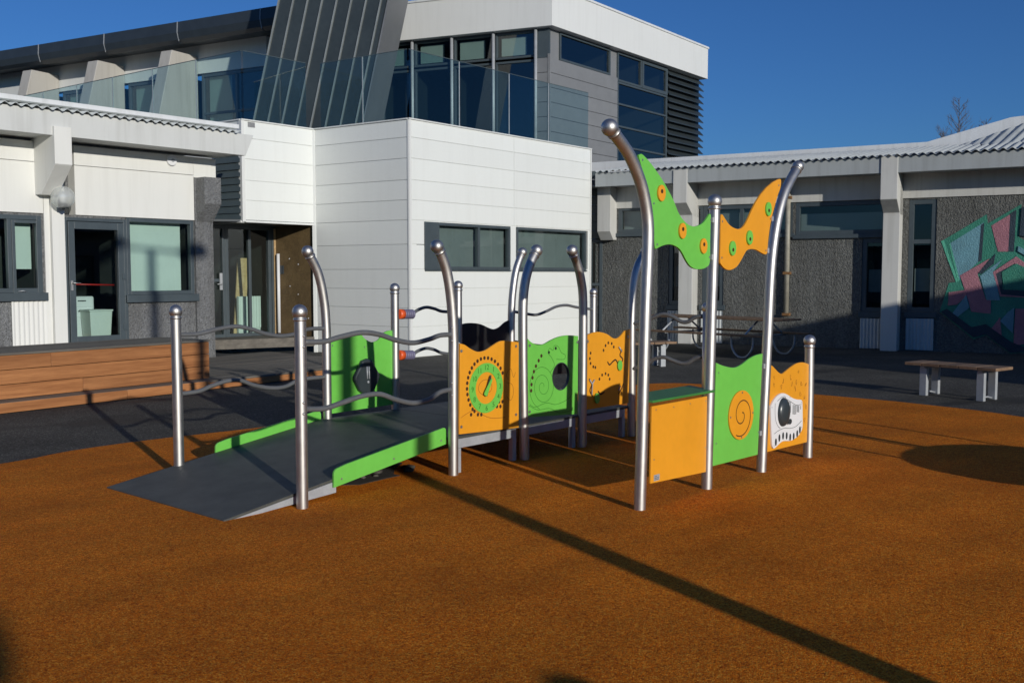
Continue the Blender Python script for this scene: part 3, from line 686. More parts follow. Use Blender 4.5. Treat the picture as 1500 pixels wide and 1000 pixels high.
# ------------------------------------------------------------------ left wing
lwY = 16.55; LW = Fr(((140-750)/F*lwY, lwY), R)
lw = thing('school_wing', 'low left wing with pale walls, grey glazed door, corrugated roof edge and cantilevered beam', 'building', LW.pt(0,0))
U = lambda px, o=0: LW.u(px, o)
uL = -9.0; uRt = U(309)
zf = LW.z(140, 506.5); 
ops = []
wd_ = (U(-60), U(62), LW.z(30,437), LW.z(30,315))          # left window
dr = (U(93.5), U(186), zf, LW.z(140,320))                   # door
w2 = (U(186), U(284), LW.z(230,437), LW.z(230,321))
ztop = 3.75
ops = [wd_, (dr[0], dr[1], zf-.3, dr[3]), w2]
zhead = LW.z(230,321)+.004
mk('wall', wallmesh(LW, uL, uRt, 0, zhead, ops, -.25, 0), MT['conc'], lw)
# white lap panels above the heads, two courses each bay
zj = LW.z(180, 248)
bays = [(uL, U(65)), (U(112), U(285))]
for a_, b_ in bays:
    for c_, d_ in ((zhead+.003, zj-.008), (zj, ztop)):
        m = M(); m.box(LW, a_, b_, c_, d_, -.2, .035); mk('wall_panel', m, MT['cream'], lw, bevel=.004)
m = M(); m.box(LW, uL, uRt, zhead+.003, ztop, -.26, -.21); mk('wall_core', m, MT['conc'], lw)
m = M(); m.box(LW, U(312), U(318), LW.z(300,262)+.004, ztop, -.2, .02); mk('trim', m, MT['cream'], lw)
# white column between window and door
m = M(); m.box(LW, U(74.5), U(93.5)-.004, 0, ztop, -.1, .10); m.box(LW, U(66), U(74.5)-.002, 0, ztop, -.1, .03); mk('column', m, MT['cream'], lw, bevel=.006)
m = M(); m.box(LW, U(-300), U(-285), 0, ztop, -.1, .10); mk('column', m, MT['cream'], lw)
def eave_beam(fr, par, pxc, wdt, ztop_, zbot, out, mat):
    u = fr.u(pxc, out); P = fr.pt
    pr = [(-.1,ztop_),(out,ztop_),(out,zbot+.02),(out-.02,zbot),(.24,zbot-.42),(-.1,zbot-.42)]
    m = M(); m.prism([P(u-wdt/2,z,o) for o,z in pr], P(wdt,0)-P(0,0)); return mk('eave_beam', m, mat, par, bevel=.008)
OUT = .70
zft = LW.z(180, 174.5, OUT); zfb = LW.z(180, 209.0, OUT)
eave_beam(LW, lw, 98.5, .27, LW.z(98,190,OUT)+.03, LW.z(98,243,OUT+.06), OUT+.06, MT['cream'])
m = M(); m.box(LW, U(285)+.003, U(311.5), LW.z(300,262)+.004, ztop, -.2, .035); mk('wall_panel', m, MT['cream'], lw, bevel=.004)
# gray pebble column and bracket on the right end
m = M(); m.box(LW, U(285)+.003, U(309)+.03, 0, LW.z(300,262), -.25, .06); mk('column', m, MT['conc'], lw, bevel=.01)
pr = [(.0,LW.z(300,262)),(.34,LW.z(300,262)),(.34,LW.z(300,300)),(.06,LW.z(300,326)),(0,LW.z(300,326))]
m = M(); m.prism([LW.pt(U(287),z,o) for o,z in pr], LW.pt(U(309)+.03-U(287),0)-LW.pt(0,0)); mk('bracket', m, MT['conc'], lw, bevel=.008)
# fascia, soffit, roof
uFR = LW.u(363, OUT); uFRt = LW.u(375, OUT)
m = M(); P = LW.pt
m.prism([P(-9,zfb,OUT),P(uFR,zfb,OUT),P(uFRt,zft,OUT),P(-9,zft,OUT)], P(0,0,-.12)-P(0,0,0)); mk('fascia', m, MT['fascia'], lw, bevel=.006)
m = M(); m.box(LW, -9, uFR-.05, zfb+.02, zfb+.05, -.25, OUT-.125); mk('soffit', m, MT['fascia'], lw)
m = M(); vs = []; n_ = 600; ur0, ur1 = -9, LW.u(354, OUT)
zre = LW.z(180,173.0,OUT+.08)
for i in range(n_+1):
    u = ur0+(ur1-ur0)*i/n_; dz = .022*math.sin(2*math.pi*u/.155)
    vs += [P(u,zre+.02+dz,OUT+.07), P(u,zre+.55+dz,-4.5), P(u,zre+.008+dz,OUT+.07)]
m.add(vs, [(3*i,3*i+3,3*i+4,3*i+1) for i in range(n_)] + [(3*i+2,3*i+5,3*i+3,3*i) for i in range(n_)], True); mk('corrugated_roof', m, MT['corr'], lw)
m = M(); m.box(LW, -9, ur1, zre+.085, zre+.155, OUT-.35, OUT+.0); mk('roof_edging', m, MT['roofwhite'], lw)
m = M(); m.box(LW, -9, ur1-.3, zfb+.06, zre-.03, -4.4, -.27); mk('roof_body', m, MT['fascia'], lw)
# left window
W1 = window(LW, lw, wd_[0], wd_[1], wd_[2]+.09, wd_[3], .02, .07, vm=(U(15),), dep=.1, blind=[(wd_[0],U(5),LW.z(0,399),wd_[3]),(U(20),U(53),LW.z(40,394),wd_[3])], sill=.13)
m = M(); m.box(LW, U(20), U(58), LW.z(30,430), LW.z(30,322), -.0, .05)
# sash in the right light
m = M()
su0,su1,sz0,sz1 = U(18)+.0, U(58.5), LW.z(40,431.5), LW.z(40,322.5)
for bx in ((su0,su0+.05,sz0,sz1),(su1-.05,su1,sz0,sz1),(su0+.05,su1-.05,sz0,sz0+.05),(su0+.05,su1-.05,sz1-.05,sz1)): m.box(LW,*bx,-.03,.035)
mk('sash', m, MT['frame'], W1, bevel=.004)
m = M(); m.tube([LW.at(27,427,.05),LW.at(34,426,.09),LW.at(38,427,.06)],.008,8); mk('handle', m, MT['galv'], W1)
corrug(LW, U(14), U(66), .2, wd_[2]-.05, .035, .075, .010, lw, MT['cream'])
# door
D = window(LW, lw, dr[0]+.004, dr[1]-.004, zf, dr[3], .03, .055, room=False, name='glazed_door', dep=.08)
D.name = 'door_frame_left'
D.name = 'door'
m = M(); lu0, lu1, lz0, lz1 = dr[0]+.07, dr[1]-.065, zf+.03, dr[3]-.065; fw = .105
for bx in ((lu0,lu0+fw,lz0,lz1),(lu1-fw,lu1,lz0,lz1),(lu0+fw,lu1-fw,lz0,lz0+.14),(lu0+fw,lu1-fw,lz1-.12,lz1)): m.box(LW,*bx,-.02,.045)
mk('door_leaf', m, MT['frame'], D, bevel=.004)
zb_ = LW.z(140,416)
m = M(); m.tube([LW.pt(lu0+.1,zb_,-.10),LW.pt(lu1-.12,zb_-.02,-.10)],.014,10); mk('push_bar', m, MT['redbar'], D)
m = M(); m.box(LW, lu0+.02, lu0+.055, zb_-.10, zb_+.06, .045, .056); m.tube([LW.pt(lu0+.035,zb_+.02,.05),LW.pt(lu0+.035,zb_+.02,.10),LW.pt(lu0+.16,zb_+.02,.10)],.010,8); mk('handle', m, MT['steel'], D)
m = M()
for zz in (dr[3]-.35, (zf+dr[3])/2+.1, zf+.3): m.box(LW, lu1-.045, lu1+.02, zz-.05, zz+.05, .045, .06)
mk('hinge', m, MT['frame'], D)
m = M(); m.box(LW, dr[0]-.05, dr[1]+.15, zf-.06, zf-.004, -.1, .12); mk('threshold', m, MT['concsm'], lw)
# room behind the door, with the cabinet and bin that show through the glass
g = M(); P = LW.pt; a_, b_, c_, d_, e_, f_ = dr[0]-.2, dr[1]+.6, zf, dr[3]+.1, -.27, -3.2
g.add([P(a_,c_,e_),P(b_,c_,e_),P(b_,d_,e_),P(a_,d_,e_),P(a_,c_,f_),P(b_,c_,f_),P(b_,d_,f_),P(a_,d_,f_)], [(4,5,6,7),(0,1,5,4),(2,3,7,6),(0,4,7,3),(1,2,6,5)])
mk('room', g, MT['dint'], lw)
cab = thing('cabinet', 'pale cabinet with rounded drawers seen through the glazed door', 'cabinet', LW.pt(U(120),zf,-.8))
cu0, cu1 = LW.u(98,-.8), LW.u(137,-.8)
m = M(); m.box(LW, cu0, cu1, zf+.01, LW.z(118,434,-.8), -1.3, -.8); mk('cabinet_body', m, MT['white'], cab, bevel=.03)
for k in range(2):
    zt = LW.z(118,436,-.8)-k*.18
    m = M(); m.box(LW, cu0+.03, cu1-.03, zt-.16, zt-.01, -.8, -.785); dw = mk('drawer', m, MT['white'], cab, bevel=.01)
    m = M(); m.box(LW, (cu0+cu1)/2-.07, (cu0+cu1)/2+.07, zt-.06, zt-.045, -.785, -.765); mk('handle', m, MT['dplastic'], dw)
bn = M(); P = LW.pt; b0, b1 = LW.u(129,-.45), LW.u(162,-.45); zt = LW.z(145,456,-.45); wdn = .03
bn.box8([P(b0+wdn,zf+.01,-.45),P(b1-wdn,zf+.01,-.45),P(b1-wdn,zf+.01,-.75),P(b0+wdn,zf+.01,-.75),P(b0,zt,-.42),P(b1,zt,-.42),P(b1,zt,-.78),P(b0,zt,-.78)])
bin_ = thing('waste_bin', 'pale tapered waste bin standing inside the glazed door', 'bin', P((b0+b1)/2,zf,-.6))
mk('bin_body', bn, MT['mint'], bin_, bevel=.01)
m = M(); m.box(LW, b0-.015, b1+.015, zt, zt+.03, -.80, -.41); mk('bin_rim', m, MT['mint'], bin_, bevel=.01)
# window 2
window(LW, lw, w2[0], w2[1], w2[2]+.07, w2[3], .02, .065, dep=.1, blind=[(w2[0],U(272),w2[2]+.10,w2[3])], sill=.13)
# wall lamp and alarm
lamp = thing('globe_wall_lamp', 'clear globe lamp on black bracket fixed to the white column', 'wall lamp', LW.at(92,300,.3))
c_ = LW.at(92,289,.34); m = M(); m.ball(c_, .178, 24, 16); mk('globe', m, MT['globe'], lamp)
m = M(); m.ball(c_-Vector((0,0,.02)), .055, 14, 10, (1,1,1.5)); mk('bulb', m, MT['white'], lamp)
m = M(); m.tube([c_-Vector((0,0,.10)), c_-Vector((0,0,.17))], .07, 16); q = LW.at(92,303,.1); m.tube([c_-Vector((0,0,.15)), Vector((c_.x,c_.y,q.z-.04)), q-Vector((0,0,.03))], .03, 10); m.tube([LW.at(91,297,.10), LW.at(91,297,.14)], .07, 14)
mk('bracket', m, MT['dark'], lamp)
al = thing('round_alarm', 'small round white alarm on the pale wall above the window', 'alarm', LW.at(251,235,.04))
m = M(); cu_, cz_ = LW.hit(251,235,.05); m.disc(LW, cu_, cz_, .095, .035, .085, 24); mk('alarm_body', m, MT['white'], al, bevel=.01)
m = M(); m.disc(LW, cu_+.01, cz_, .03, .0855, .095, 16); mk('sounder', m, MT['galv'], al)
# ------------------------------------------------------------------ timber seat and decking
DKp = G(0,607); DK = Fr((DKp.x,DKp.y), vp(1750))
seat = thing('timber_seat', 'stepped orange timber bench with long planks in front of the glazed door', 'timber bench', DK.pt(0,0))
uS0, uS1 = -3.4, DK.u(304)
zl = DK.z(0, 590.5)
low = [(uS0, -.6), (-.595, 1.7), (1.705, DK.u(304)-.002)]
for a_, b_ in low:
    m = M(); m.box(DK, a_, b_, .01, zl-.004, -.028, 0); mk('plank', m, MT['plank'], seat, bevel=.004)
SETB = .30
z1_ = DK.z(0,521,-SETB); zz0 = zl+.002; hh = (z1_-zz0)/3
uS1b = DK.u(304,-SETB)
for k in range(3):
    cut = [uS0, random.uniform(-1.5,2.2), uS1b]
    for a_, b_ in zip(cut[:-1], cut[1:]):
        m = M(); m.box(DK, a_+.002, b_-.002, zz0+k*hh+.003, zz0+(k+1)*hh-.004, -SETB-.028, -SETB+random.uniform(-.002,.002)); mk('plank', m, MT['plank'], seat, bevel=.004)
    m = M(); m.box(DK, uS1b-.03, uS1b, zz0+k*hh+.003, zz0+(k+1)*hh-.004, -SETB-1.1, -SETB-.03); mk('plank', m, MT['plank'], seat, bevel=.004)
for k in range(3):   # step boards
    m = M(); m.box(DK, uS0, uS1b, zl-.03, zl, -.10-k*.1+.002, -.006-k*.1); mk('step_board', m, MT['gplank'], seat, bevel=.003)
for k in range(8):
    m = M(); m.box(DK, uS0, uS1b+.01, z1_, z1_+.028, -SETB-.14*(k+1)+.006, -SETB-.14*k+.01); mk('seat_board', m, MT['gplank'], seat, bevel=.003)
m = M(); m.box(DK, uS0+.05, uS1b-.05, .02, z1_-.01, -SETB-1.05, -SETB-.035); mk('seat_carcass', m, MT['dint'], seat)
# raised ledge behind the seat up to the building
m = M(); m.box(LW, -9, U(235), .0, zf-.07, .13, 1.1); mk('raised_ledge', m, MT['concsm'], kind='structure')
# low deck from the seat's line to the entrance
deck = thing('low_deck', 'low grey timber decking spreading from the bench to the glazed entrance', 'deck', DK.pt(uS1+1,0))
dz = zl
bw = .145; k = 0
LWf = Fr((0,0),(1,0))
o_ = -.03
lim0 = DK.u(304)+.004
while k < 62:
    oa = -k*bw; ob = oa-bw+.008
    zt = dz
    ustart = lim0 if oa > -SETB-1.12 else uS1b+.03
    # boards stop at the left wing's wall (in DK frame it runs slightly skew)
    p = DK.pt(ustart, 0, oa)
    while (Vector((p.x,p.y))-LW.p).dot(LW.n) < .12 : 
        ustart += .05; p = DK.pt(ustart,0,oa)
        if ustart > 12: break
    uend = DK.u(304) + 3.7 + k*.02
    # clip against the annex
    m = M(); m.box(DK, ustart, uend, zt-.028, zt+random.uniform(-.002,.002), ob, oa)
    if uend > ustart+.2: mk('deck_board', m, MT['gplank'], deck, bevel=.003)
    k += 1
m = M(); m.box(DK, lim0, lim0+3.7, .01, dz-.03, -.03, .0); mk('edge_plank', m, MT['plank'], deck, bevel=.004)
m = M(); m.box(DK, lim0+.03, lim0+3.6, .005, dz-.032, -8.9, -.04); mk('deck_bearer', m, MT['dint'], deck)
# ------------------------------------------------------------------ white annex
KY = 19.6; K0 = Vector(((601-750)/F*KY, KY))
AR = Fr(K0, vp(1950))
dL = Vector((-829, 559)).normalized(); t = 2.93*KY/22.1; K1 = K0 + dL*t
AL = Fr(K1, (-dL.x, -dL.y)); LL = (K0-K1).length
ARF = Fr(K1, R); u2 = -1.987*KY/22.1
ATOP = AR.z(602, 175)
an = thing('white_annex', 'two storey white panel clad annex with glass terrace rail and dark strip windows', 'building', (K0.x,K0.y,0))
jy = [188,217,245,274,301,328,361,395,422,448,474,503]
zs = [HC + (HY - y)*K1.y/F for y in jy]; zs[0] = ATOP; zs[-1] = .0
uJ = AR.u(753); uEnd = AR.u(865)
def cpanel(fr, a_, b_, c_, d_, o=0):
    m = M(); m.box(fr, a_+.004, b_-.004, d_+.0045, c_-.0045, -.014, o); mk('cladding_panel', m, MT['cladd'], an, bevel=.004)
for i in range(11):
    c_, d_ = zs[i], zs[i+1]
    cpanel(AL, .03, LL-.05, c_, d_)
    if i < 5: cpanel(ARF, u2+.06, -.03, c_, d_)
    if i in (5,6): cpanel(AR, .06, AR.u(621), c_, d_) if False else None
    else:
        cpanel(AR, .06, uJ, c_, d_); cpanel(AR, uJ, uEnd-.03, c_, d_)
# core behind panels (dark joints)
cm = wallmesh(AR, 0.02, uEnd-.02, .0, ATOP-.01, [(.2, uEnd-.1, zs[7]+.02, zs[5]-.02)], -.12, -.016)
mk('wall_core', cm, MT['cladd'], an)
m = M(); m.box(AL, .02, LL-.02, 0, ATOP-.01, -.12, -.016); m.box(ARF, u2+.02, -.02, zs[5]+.01, ATOP-.01, -.12, -.016); mk('wall_core', m, MT['cladd'], an)
# corner trims
m = M(); m.box(AR, -.0, .05, 0, ATOP, -.04, .012); m.box(AL, LL-.045, LL-.003, 0, ATOP, -.04, .010); mk('corner_trim', m, MT['band'], an, bevel=.003)
m = M(); m.box(AR, uEnd-.03, uEnd+.01, 0, ATOP, -.10, .012); mk('corner_trim', m, MT['band'], an)
m = M(); m.box(ARF, u2-.02, u2+.055, zs[5]-.03, ATOP, -.10, .012); mk('corner_trim', m, MT['band'], an)
m = M(); m.box(ARF, u2+.06, 0, zs[5]-.04, zs[5], -.06, .004); mk('drip_trim', m, MT['band'], an)
m = M(); m.prism([(K1.x-.03,K1.y+.06,0),(K1.x+.05,K1.y+.02,0),(K1.x+.02,K1.y-.03,0),(K1.x-.05,K1.y-.02,0)], (0,0,ATOP)); mk('corner_trim', m, MT['cladd'], an)
# coping
def coping(fr, a_, b_):
    m = M(); m.box(fr, a_, b_, ATOP, ATOP+.025, -.22, .03); mk('coping', m, MT['band'], an, bevel=.003)
coping(AR, -.02, uEnd); coping(AL, .03, LL-.03); coping(ARF, u2-.02, 0.0)
# terrace slab
Kb = AR.pt(uEnd, 0); K2 = ARF.pt(u2, 0); K3 = Vector((K2.x,K2.y,0)) + Vector((-.757,.56,0))*14
m = M(); m.prism([(K0.x,K0.y+.1,ATOP-.12),(Kb.x-.1,Kb.y,ATOP-.12),(Kb.x-1,Kb.y+12,ATOP-.12),(K3.x,K3.y+9,ATOP-.12),(K3.x+.1,K3.y+.1,ATOP-.12),(K2.x+.1,K2.y+.1,ATOP-.12),(K1.x,K1.y+.15,ATOP-.12)], (0,0,.1))
mk('terrace_slab', m, MT['concsm'], an)
L3 = Fr((K3.x,K3.y), (K2.x-K3.x, K2.y-K3.y)); l3 = (K3-Vector((K2.x,K2.y,0))).length
m = M(); m.box(L3, 0, l3-.03, zs[5], ATOP, -.1, 0); mk('terrace_edge', m, MT['cladd'], an)
coping(L3, 0, l3-.03)
# dark strip windows in the two tall courses
zw1, zw0 = zs[5]-.02, zs[7]+.0
uw = [AR.u(x) for x in (608, 622, 640, 738, 747, 756, 858)]
m = M(); m.box(AR, uw[1], uw[2], zw0, zw1, -.06, .02); mk('spandrel', m, MT['frame'], an, bevel=.004)
m = M(); m.box(AR, .06, uw[1]-.004, zw0+.006, zs[6]-.006, -.04, 0); mk('cladding_panel', m, MT['cladd'], an, bevel=.004)
m = M(); m.box(AR, .06, uw[1]-.004, zs[6]+.006, zs[5]-.006, -.04, 0); mk('cladding_panel', m, MT['cladd'], an, bevel=.004)
m = M(); m.box(AR, uw[4]+.003, uw[5]-.003, zw0+.006, zw1, -.04, .0); mk('cladding_panel', m, MT['cladd'], an, bevel=.004)
window(AR, an, uw[2]+.003, uw[4], zw0, zw1, .02, .06, vm=((uw[2]+uw[4])/2+.12,), dep=.1, blind=[(uw[2],uw[4],zw0,zw1)], back=.6)
window(AR, an, uw[5], uw[6], zw0, zw1, .02, .06, dep=.1, blind=[(uw[5],uw[6],zw0,zw1)], back=.6)
for wch in [o for o in bpy.data.objects if o.name.startswith('blind') and o.parent and o.parent.parent == an]:
    wch.data.materials[0] = MT['lap']
# sill below windows
m = M(); m.box(AR, uw[1], uw[4], zw0-.03, zw0-.003, -.05, .045); mk('sill', m, MT['frame'], an)
m = M(); m.box(AR, uw[5], uw[6], zw0-.03, zw0-.003, -.05, .045); mk('sill', m, MT['frame'], an)
# back & side of annex (right of the visible face)
AB = Fr((Kb.x,Kb.y), (-dL.x*-1, -dL.y*-1))
m = M(); m.prism([(Kb.x-.02,Kb.y+.02,0),(Kb.x-.02+dL.x*.1,Kb.y+.02+dL.y*.1,0),(Kb.x-1.5+dL.x*.1,Kb.y+9,0),(Kb.x-1.5,Kb.y+9,0)], (0,0,ATOP-.13)); mk('side_wall', m, MT['lap'], an)
# entrance recess
rc = K0 + dL*4.36*KY/22.1
zE = HC - 88/F*(rc.y)
EG = Fr(rc, R)                                   # glazed wall, runs left from the plywood corner
zceil = zs[5]-.03
PLf = Fr(rc, (K1.x-rc.x, K1.y-rc.y)); lp = (K1-rc).length
m = M(); m.box(PLf, .05, lp-.05, zE, zceil+.06, -.05, -.02); pw = mk('plywood_board', m, MT['ply'], an)
m = M()
for x, y in ((424,379),(437,387),(425,419),(437,431),(452,466)):
    u, z = PLf.hit(x,y,-.02); m.disc(PLf, u, z, .014, -.02, -.015, 10)
mk('fixing_caps', m, MT['white'], pw)
m = M(); u, z = PLf.hit(413,395,-.02); m.box(PLf, u-.06, u+.06, z-.09, z+.09, -.02, .0); mk('switch_box', m, MT['dark'], pw)
m = M(); m.box(PLf, 0.0, .045, zE, zceil-.05, -.03, .02); mk('pine_batten', m, MT['pine'], an)
m = M(); m.tube([PLf.pt(.17,zE+.05,.03), PLf.pt(.17,LW.z(140,402)+.45,.03)], .035, 10); mk('white_post', m, MT['white'], an)
m = M(); m.box(PLf, lp-.05, lp-.0, zE, zceil, -.08, -.01); mk('corner_trim', m, MT['frame'], an)
mm = M(); a3 = EG.pt(-3.4,zceil); mm.prism([Vector((K1.x,K1.y,zceil)), Vector((rc.x,rc.y,zceil)), a3, Vector((K2.x,K2.y,zceil))], (0,0,.04)); mk('entrance_soffit', mm, MT['dark'], an)
m = M(); m.prism([Vector((rc.x,rc.y,dz+.002)), Vector((K1.x,K1.y,dz+.002)), Vector((K1.x,K1.y,dz+.002))+Vector((-1.6,-1.0,0)), EG.pt(-3.2,dz+.002)], (0,0,zE-dz-.003)); mk('entrance_step', m, MT['gplank'], an)
m = M(); m.box(EG, EG.u(290), EG.u(404), zceil-.019, zceil+.4, -.1, .03); m.box(EG, EG.u(397.3), EG.u(405), zE, zceil-.02, -.1, .028); mk('head_frame', m, MT['frame'], an)
EZ = zE; ee = [EG.u(x) for x in (296, 330, 336, 366, 397)]
gd = window(EG, an, ee[0], ee[1], EZ, zceil-.02, .02, .07, hm=(EZ+1.2,), room=False, name='entrance_door', dep=.08)
m = M(); m.box(EG, ee[1]-.16, ee[1]-.10, EZ+1.0, EZ+1.35, .02, .05); m.tube([EG.pt(ee[1]-.13,EZ+1.12,.05),EG.pt(ee[1]-.13,EZ+1.12,.09),EG.pt(ee[1]-.25,EZ+1.12,.09)],.012,8); mk('handle', m, MT['galv'], gd)
window(EG, an, ee[1]+.004, ee[4], EZ, zceil-.02, .02, .07, vm=(ee[3],), room=False, name='entrance_glazing', dep=.08)
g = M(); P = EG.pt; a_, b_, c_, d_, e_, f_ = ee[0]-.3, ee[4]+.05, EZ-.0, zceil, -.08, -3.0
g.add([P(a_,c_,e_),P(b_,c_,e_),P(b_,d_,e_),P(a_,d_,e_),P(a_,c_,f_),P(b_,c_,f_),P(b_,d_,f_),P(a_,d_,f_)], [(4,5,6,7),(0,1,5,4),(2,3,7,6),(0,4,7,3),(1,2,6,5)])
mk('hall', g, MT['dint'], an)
for k,(xb,xt,yt) in enumerate(((341,349,378),(345,355,378),(350,357,382))):
    ub_ = EG.u(xb,-.5); ut_ = EG.u(xt,-.8); zt = EG.z(xt,yt,-.8)
    m = M(); m.prism([EG.pt(ub_,EZ+.01,-.5),EG.pt(ub_+.13,EZ+.01,-.5),EG.pt(ut_+.13,zt,-.8),EG.pt(ut_,zt,-.8)], EG.pt(0,0,-.03)-EG.pt(0,0,0))
    o = mk('leaning_plank', m, MT['pine']); tag(o, ('leftmost','middle','rightmost')[k] + ' of three pine planks leaning behind the entrance glass', 'plank', 'planks leaning behind the entrance glass')
rd = thing('radiator', 'pale ribbed radiator standing behind the entrance glass', 'radiator', EG.pt(EG.u(365,-.4),EZ,-.4))
corrug(EG, EG.u(349,-.4), EG.u(381,-.4), EZ+.15, EG.z(360,434,-.4), -.4, .07, .012, rd, MT['mint'], 'radiator_front')
m = M(); m.box(EG, EG.u(349,-.4), EG.u(381,-.4), EZ+.03, EG.z(360,434,-.4), -.48, -.42); mk('radiator_body', m, MT['mint'], rd)
# dark lap panel between the wing and the annex
LP = Fr(LW.pt(U(312),0).to_2d(), (K2.x-LW.pt(U(312),0).x, K2.y-LW.pt(U(312),0).y)); lpl = (Vector((K2.x,K2.y,0))-LW.pt(U(312),0)).length
LQ = Fr(K2.to_2d(), (.829,-.559)); 
uq0 = LQ.u(318); zq1 = 4.15
nq = 10
for k in range(nq):
    za, zb = zs[5] + (zq1-zs[5])*k/nq, zs[5] + (zq1-zs[5])*(k+1)/nq
    m = M(); P = LQ.pt
    m.box8([P(uq0,za,.03),P(-.05,za,.03),P(-.05,za,-.03),P(uq0,za,-.03),P(uq0,zb-.012,.0),P(-.05,zb-.012,.0),P(-.05,zb-.012,-.03),P(uq0,zb-.012,-.03)]); mk('lap_board', m, MT['dlap'], an)
m = M(); m.box(LQ, uq0-.05, -.02, zs[5]-.05, zs[5]-.003, -.04, .05); mk('drip_trim', m, MT['band'], an)
# balustrade on the annex
bal = thing('glass_balustrade', 'frameless glass balustrade panels running round the terrace above the white annex', 'balustrade', (K0.x,K0.y,ATOP+.025))
BZ = 1.37
def glassrun(fr, a_, b_, joints):
    xs = [a_] + list(joints) + [b_]
    for p0, p1 in zip(xs[:-1], xs[1:]):
        m = M(); m.box(fr, p0+.012, p1-.012, ATOP+.03, ATOP+BZ, -.112, -.10); mk('glass_panel', m, MT['bal'], bal)
        m = M(); m.box(fr, p0+.012, p1-.012, ATOP+BZ+.001, ATOP+BZ+.012, -.114, -.098); mk('glass_edge', m, MT['dlap'], bal)
    for x in joints:
        m = M(); m.box(fr, x-.010, x+.010, ATOP+.03, ATOP+BZ, -.114, -.098); mk('joint_post', m, MT['galv'], bal)
glassrun(AR, .1, uEnd+.02, [AR.u(679), AR.u(751), AR.u(808)])
glassrun(AL, .1, LL-.12, [AL.u(529)])
glassrun(ARF, u2+.12, -.1, [])
glassrun(L3, 0, l3-.12, [L3.u(x,-.1) for x in (71,120,172,230,293)])
# ------------------------------------------------------------------ upper building
ZB0 = 1.65 + (402-45)/F*27; ZB1 = 1.65 + 411/F*27
Pc = Vector(((808-750)/F*27, 27.0))
ub_ = thing('upper_building', 'tall rear block with white roof band, grey lap cladding, dark glazing and louvred corner', 'building', (Pc.x,Pc.y+.5,ATOP))
BR = Fr(Pc, vp(1861)); BL = Fr(Pc, (750+2800, -F))     # roof band planes
m = M(); ue = BR.u(1033); P = BR.pt; bd = 10.0
uBl = BL.u(578)
pr_ = [BL.pt(uBl,ZB0), Vector((Pc.x,Pc.y,ZB0)), P(ue,ZB0), P(ue,ZB0,-8), BL.pt(uBl,ZB0,-11)]
mk('roof_band', M().prism(pr_, (0,0,ZB1-ZB0)), MT['band'], ub_, bevel=.01)
m = M(); m.box(BR, -.02, ue+.02, ZB1+.001, ZB1+.06, -.2, .03); m.box(BL, uBl-.0, -.03, ZB1+.001, ZB1+.06, -.2, .03); mk('roof_coping', m, MT['roofwhite'], ub_)
Ins = .16
c0 = BR.pt(0,0,-Ins).to_2d(); WR = Fr(c0 + (-BL.d*0), vp(1861)); WR = Fr((Pc - BR.n*Ins - BL.n*Ins), vp(1861)); WL = Fr((Pc - BR.n*Ins - BL.n*Ins), (750+2800,-F))
Zb = ATOP-.1
U2 = WR.u; u_a, u_b, u_c, u_d, u_e = U2(820), U2(893), U2(903), U2(975), U2(1025)
zlap = WR.z(808, 85)
# right face: gray panels
m = M(); m.box(WR, 0, u_a-.01, zlap+.003, ZB0, -.2, -.05); mk('head_spandrel', m, MT['lap'], ub_)
m = M(); m.box(WR, u_b+.01, u_c, zlap+.003, ZB0, -.2, -.05); mk('head_spandrel', m, MT['lap'], ub_)
window(WR, ub_, u_a, u_b, zlap+.01, ZB0-.02, -.01, .06, pane='upane', back=1.5)
nr = 8; ph = (zlap - (Zb-2.2))/13
for k in range(13):
    za = zlap - (k+1)*ph; zb = zlap - k*ph
    m = M(); m.box(WR, .06, u_c-.01, za+.008, zb-.004, -.05, 0); mk('lap_panel', m, MT['lap'], ub_, bevel=.003)
    m = M(); m.box(WL, WL.u(785)+.02, -.06, za+.008, zb-.004, -.05, 0); mk('lap_panel', m, MT['lap'], ub_, bevel=.003)
m = M(); m.box(WR, -.0, .05, Zb-2.2, zlap+.1, -.06, .012); m.box(WL, -.05, -.003, Zb-2.2, zlap+.1, -.06, .010); mk('corner_trim', m, MT['lap'], ub_)
m = M(); m.box(WL, WL.u(785)+.01, -.01, zlap+.004, ZB0, -.1, -.01); mk('corner_spandrel', m, MT['frame'], ub_)
m = M(); m.box(WR, 0.01, u_c, Zb-2.3, zlap, -.2, -.06); m.box(WL, WL.u(785), -.01, Zb-2.3, zlap, -.2, -.06); mk('wall_core', m, MT['dark'], ub_)
# right face glazing
zt1 = WR.z(903,120)
hms = [WR.z(903, y) for y in (118,151,184,213)]
window(WR, ub_, u_c, u_d, Zb-2.2, hms[0]-.01, .0, .06, hm=hms[1:][::-1], pane='upane', back=2.5)
window(WR, ub_, u_c, (u_c+u_d)/2-.1, hms[0], ZB0-.02, .0, .06, pane='upane', back=2.5)
window(WR, ub_, (u_c+u_d)/2-.09, u_d, hms[0], ZB0-.02, .01, .10, pane='upane', back=2.5)
# louvres
lv = M(); lv.box(WR, u_d+.01, u_e, Zb-2.2, ZB0, -.3, -.12); mk('louvre_back', lv, MT['dark'], ub_)
nl = 27; dzl = (ZB0 - (Zb-2.0))/nl
for k in range(nl):
    z0_ = Zb-2.0 + k*dzl; P = WR.pt
    m = M(); m.box8([P(u_d+.03,z0_,.05),P(u_e+.03,z0_,.05),P(u_e+.03,z0_+.03,.05),P(u_d+.03,z0_+.03,.05),P(u_d+.03,z0_+dzl*.72,-.10),P(u_e+.03,z0_+dzl*.72,-.10),P(u_e+.03,z0_+dzl*.72+.03,-.10),P(u_d+.03,z0_+dzl*.72+.03,-.10)])
    mk('louvre_slat', m, MT['zinc'], ub_)
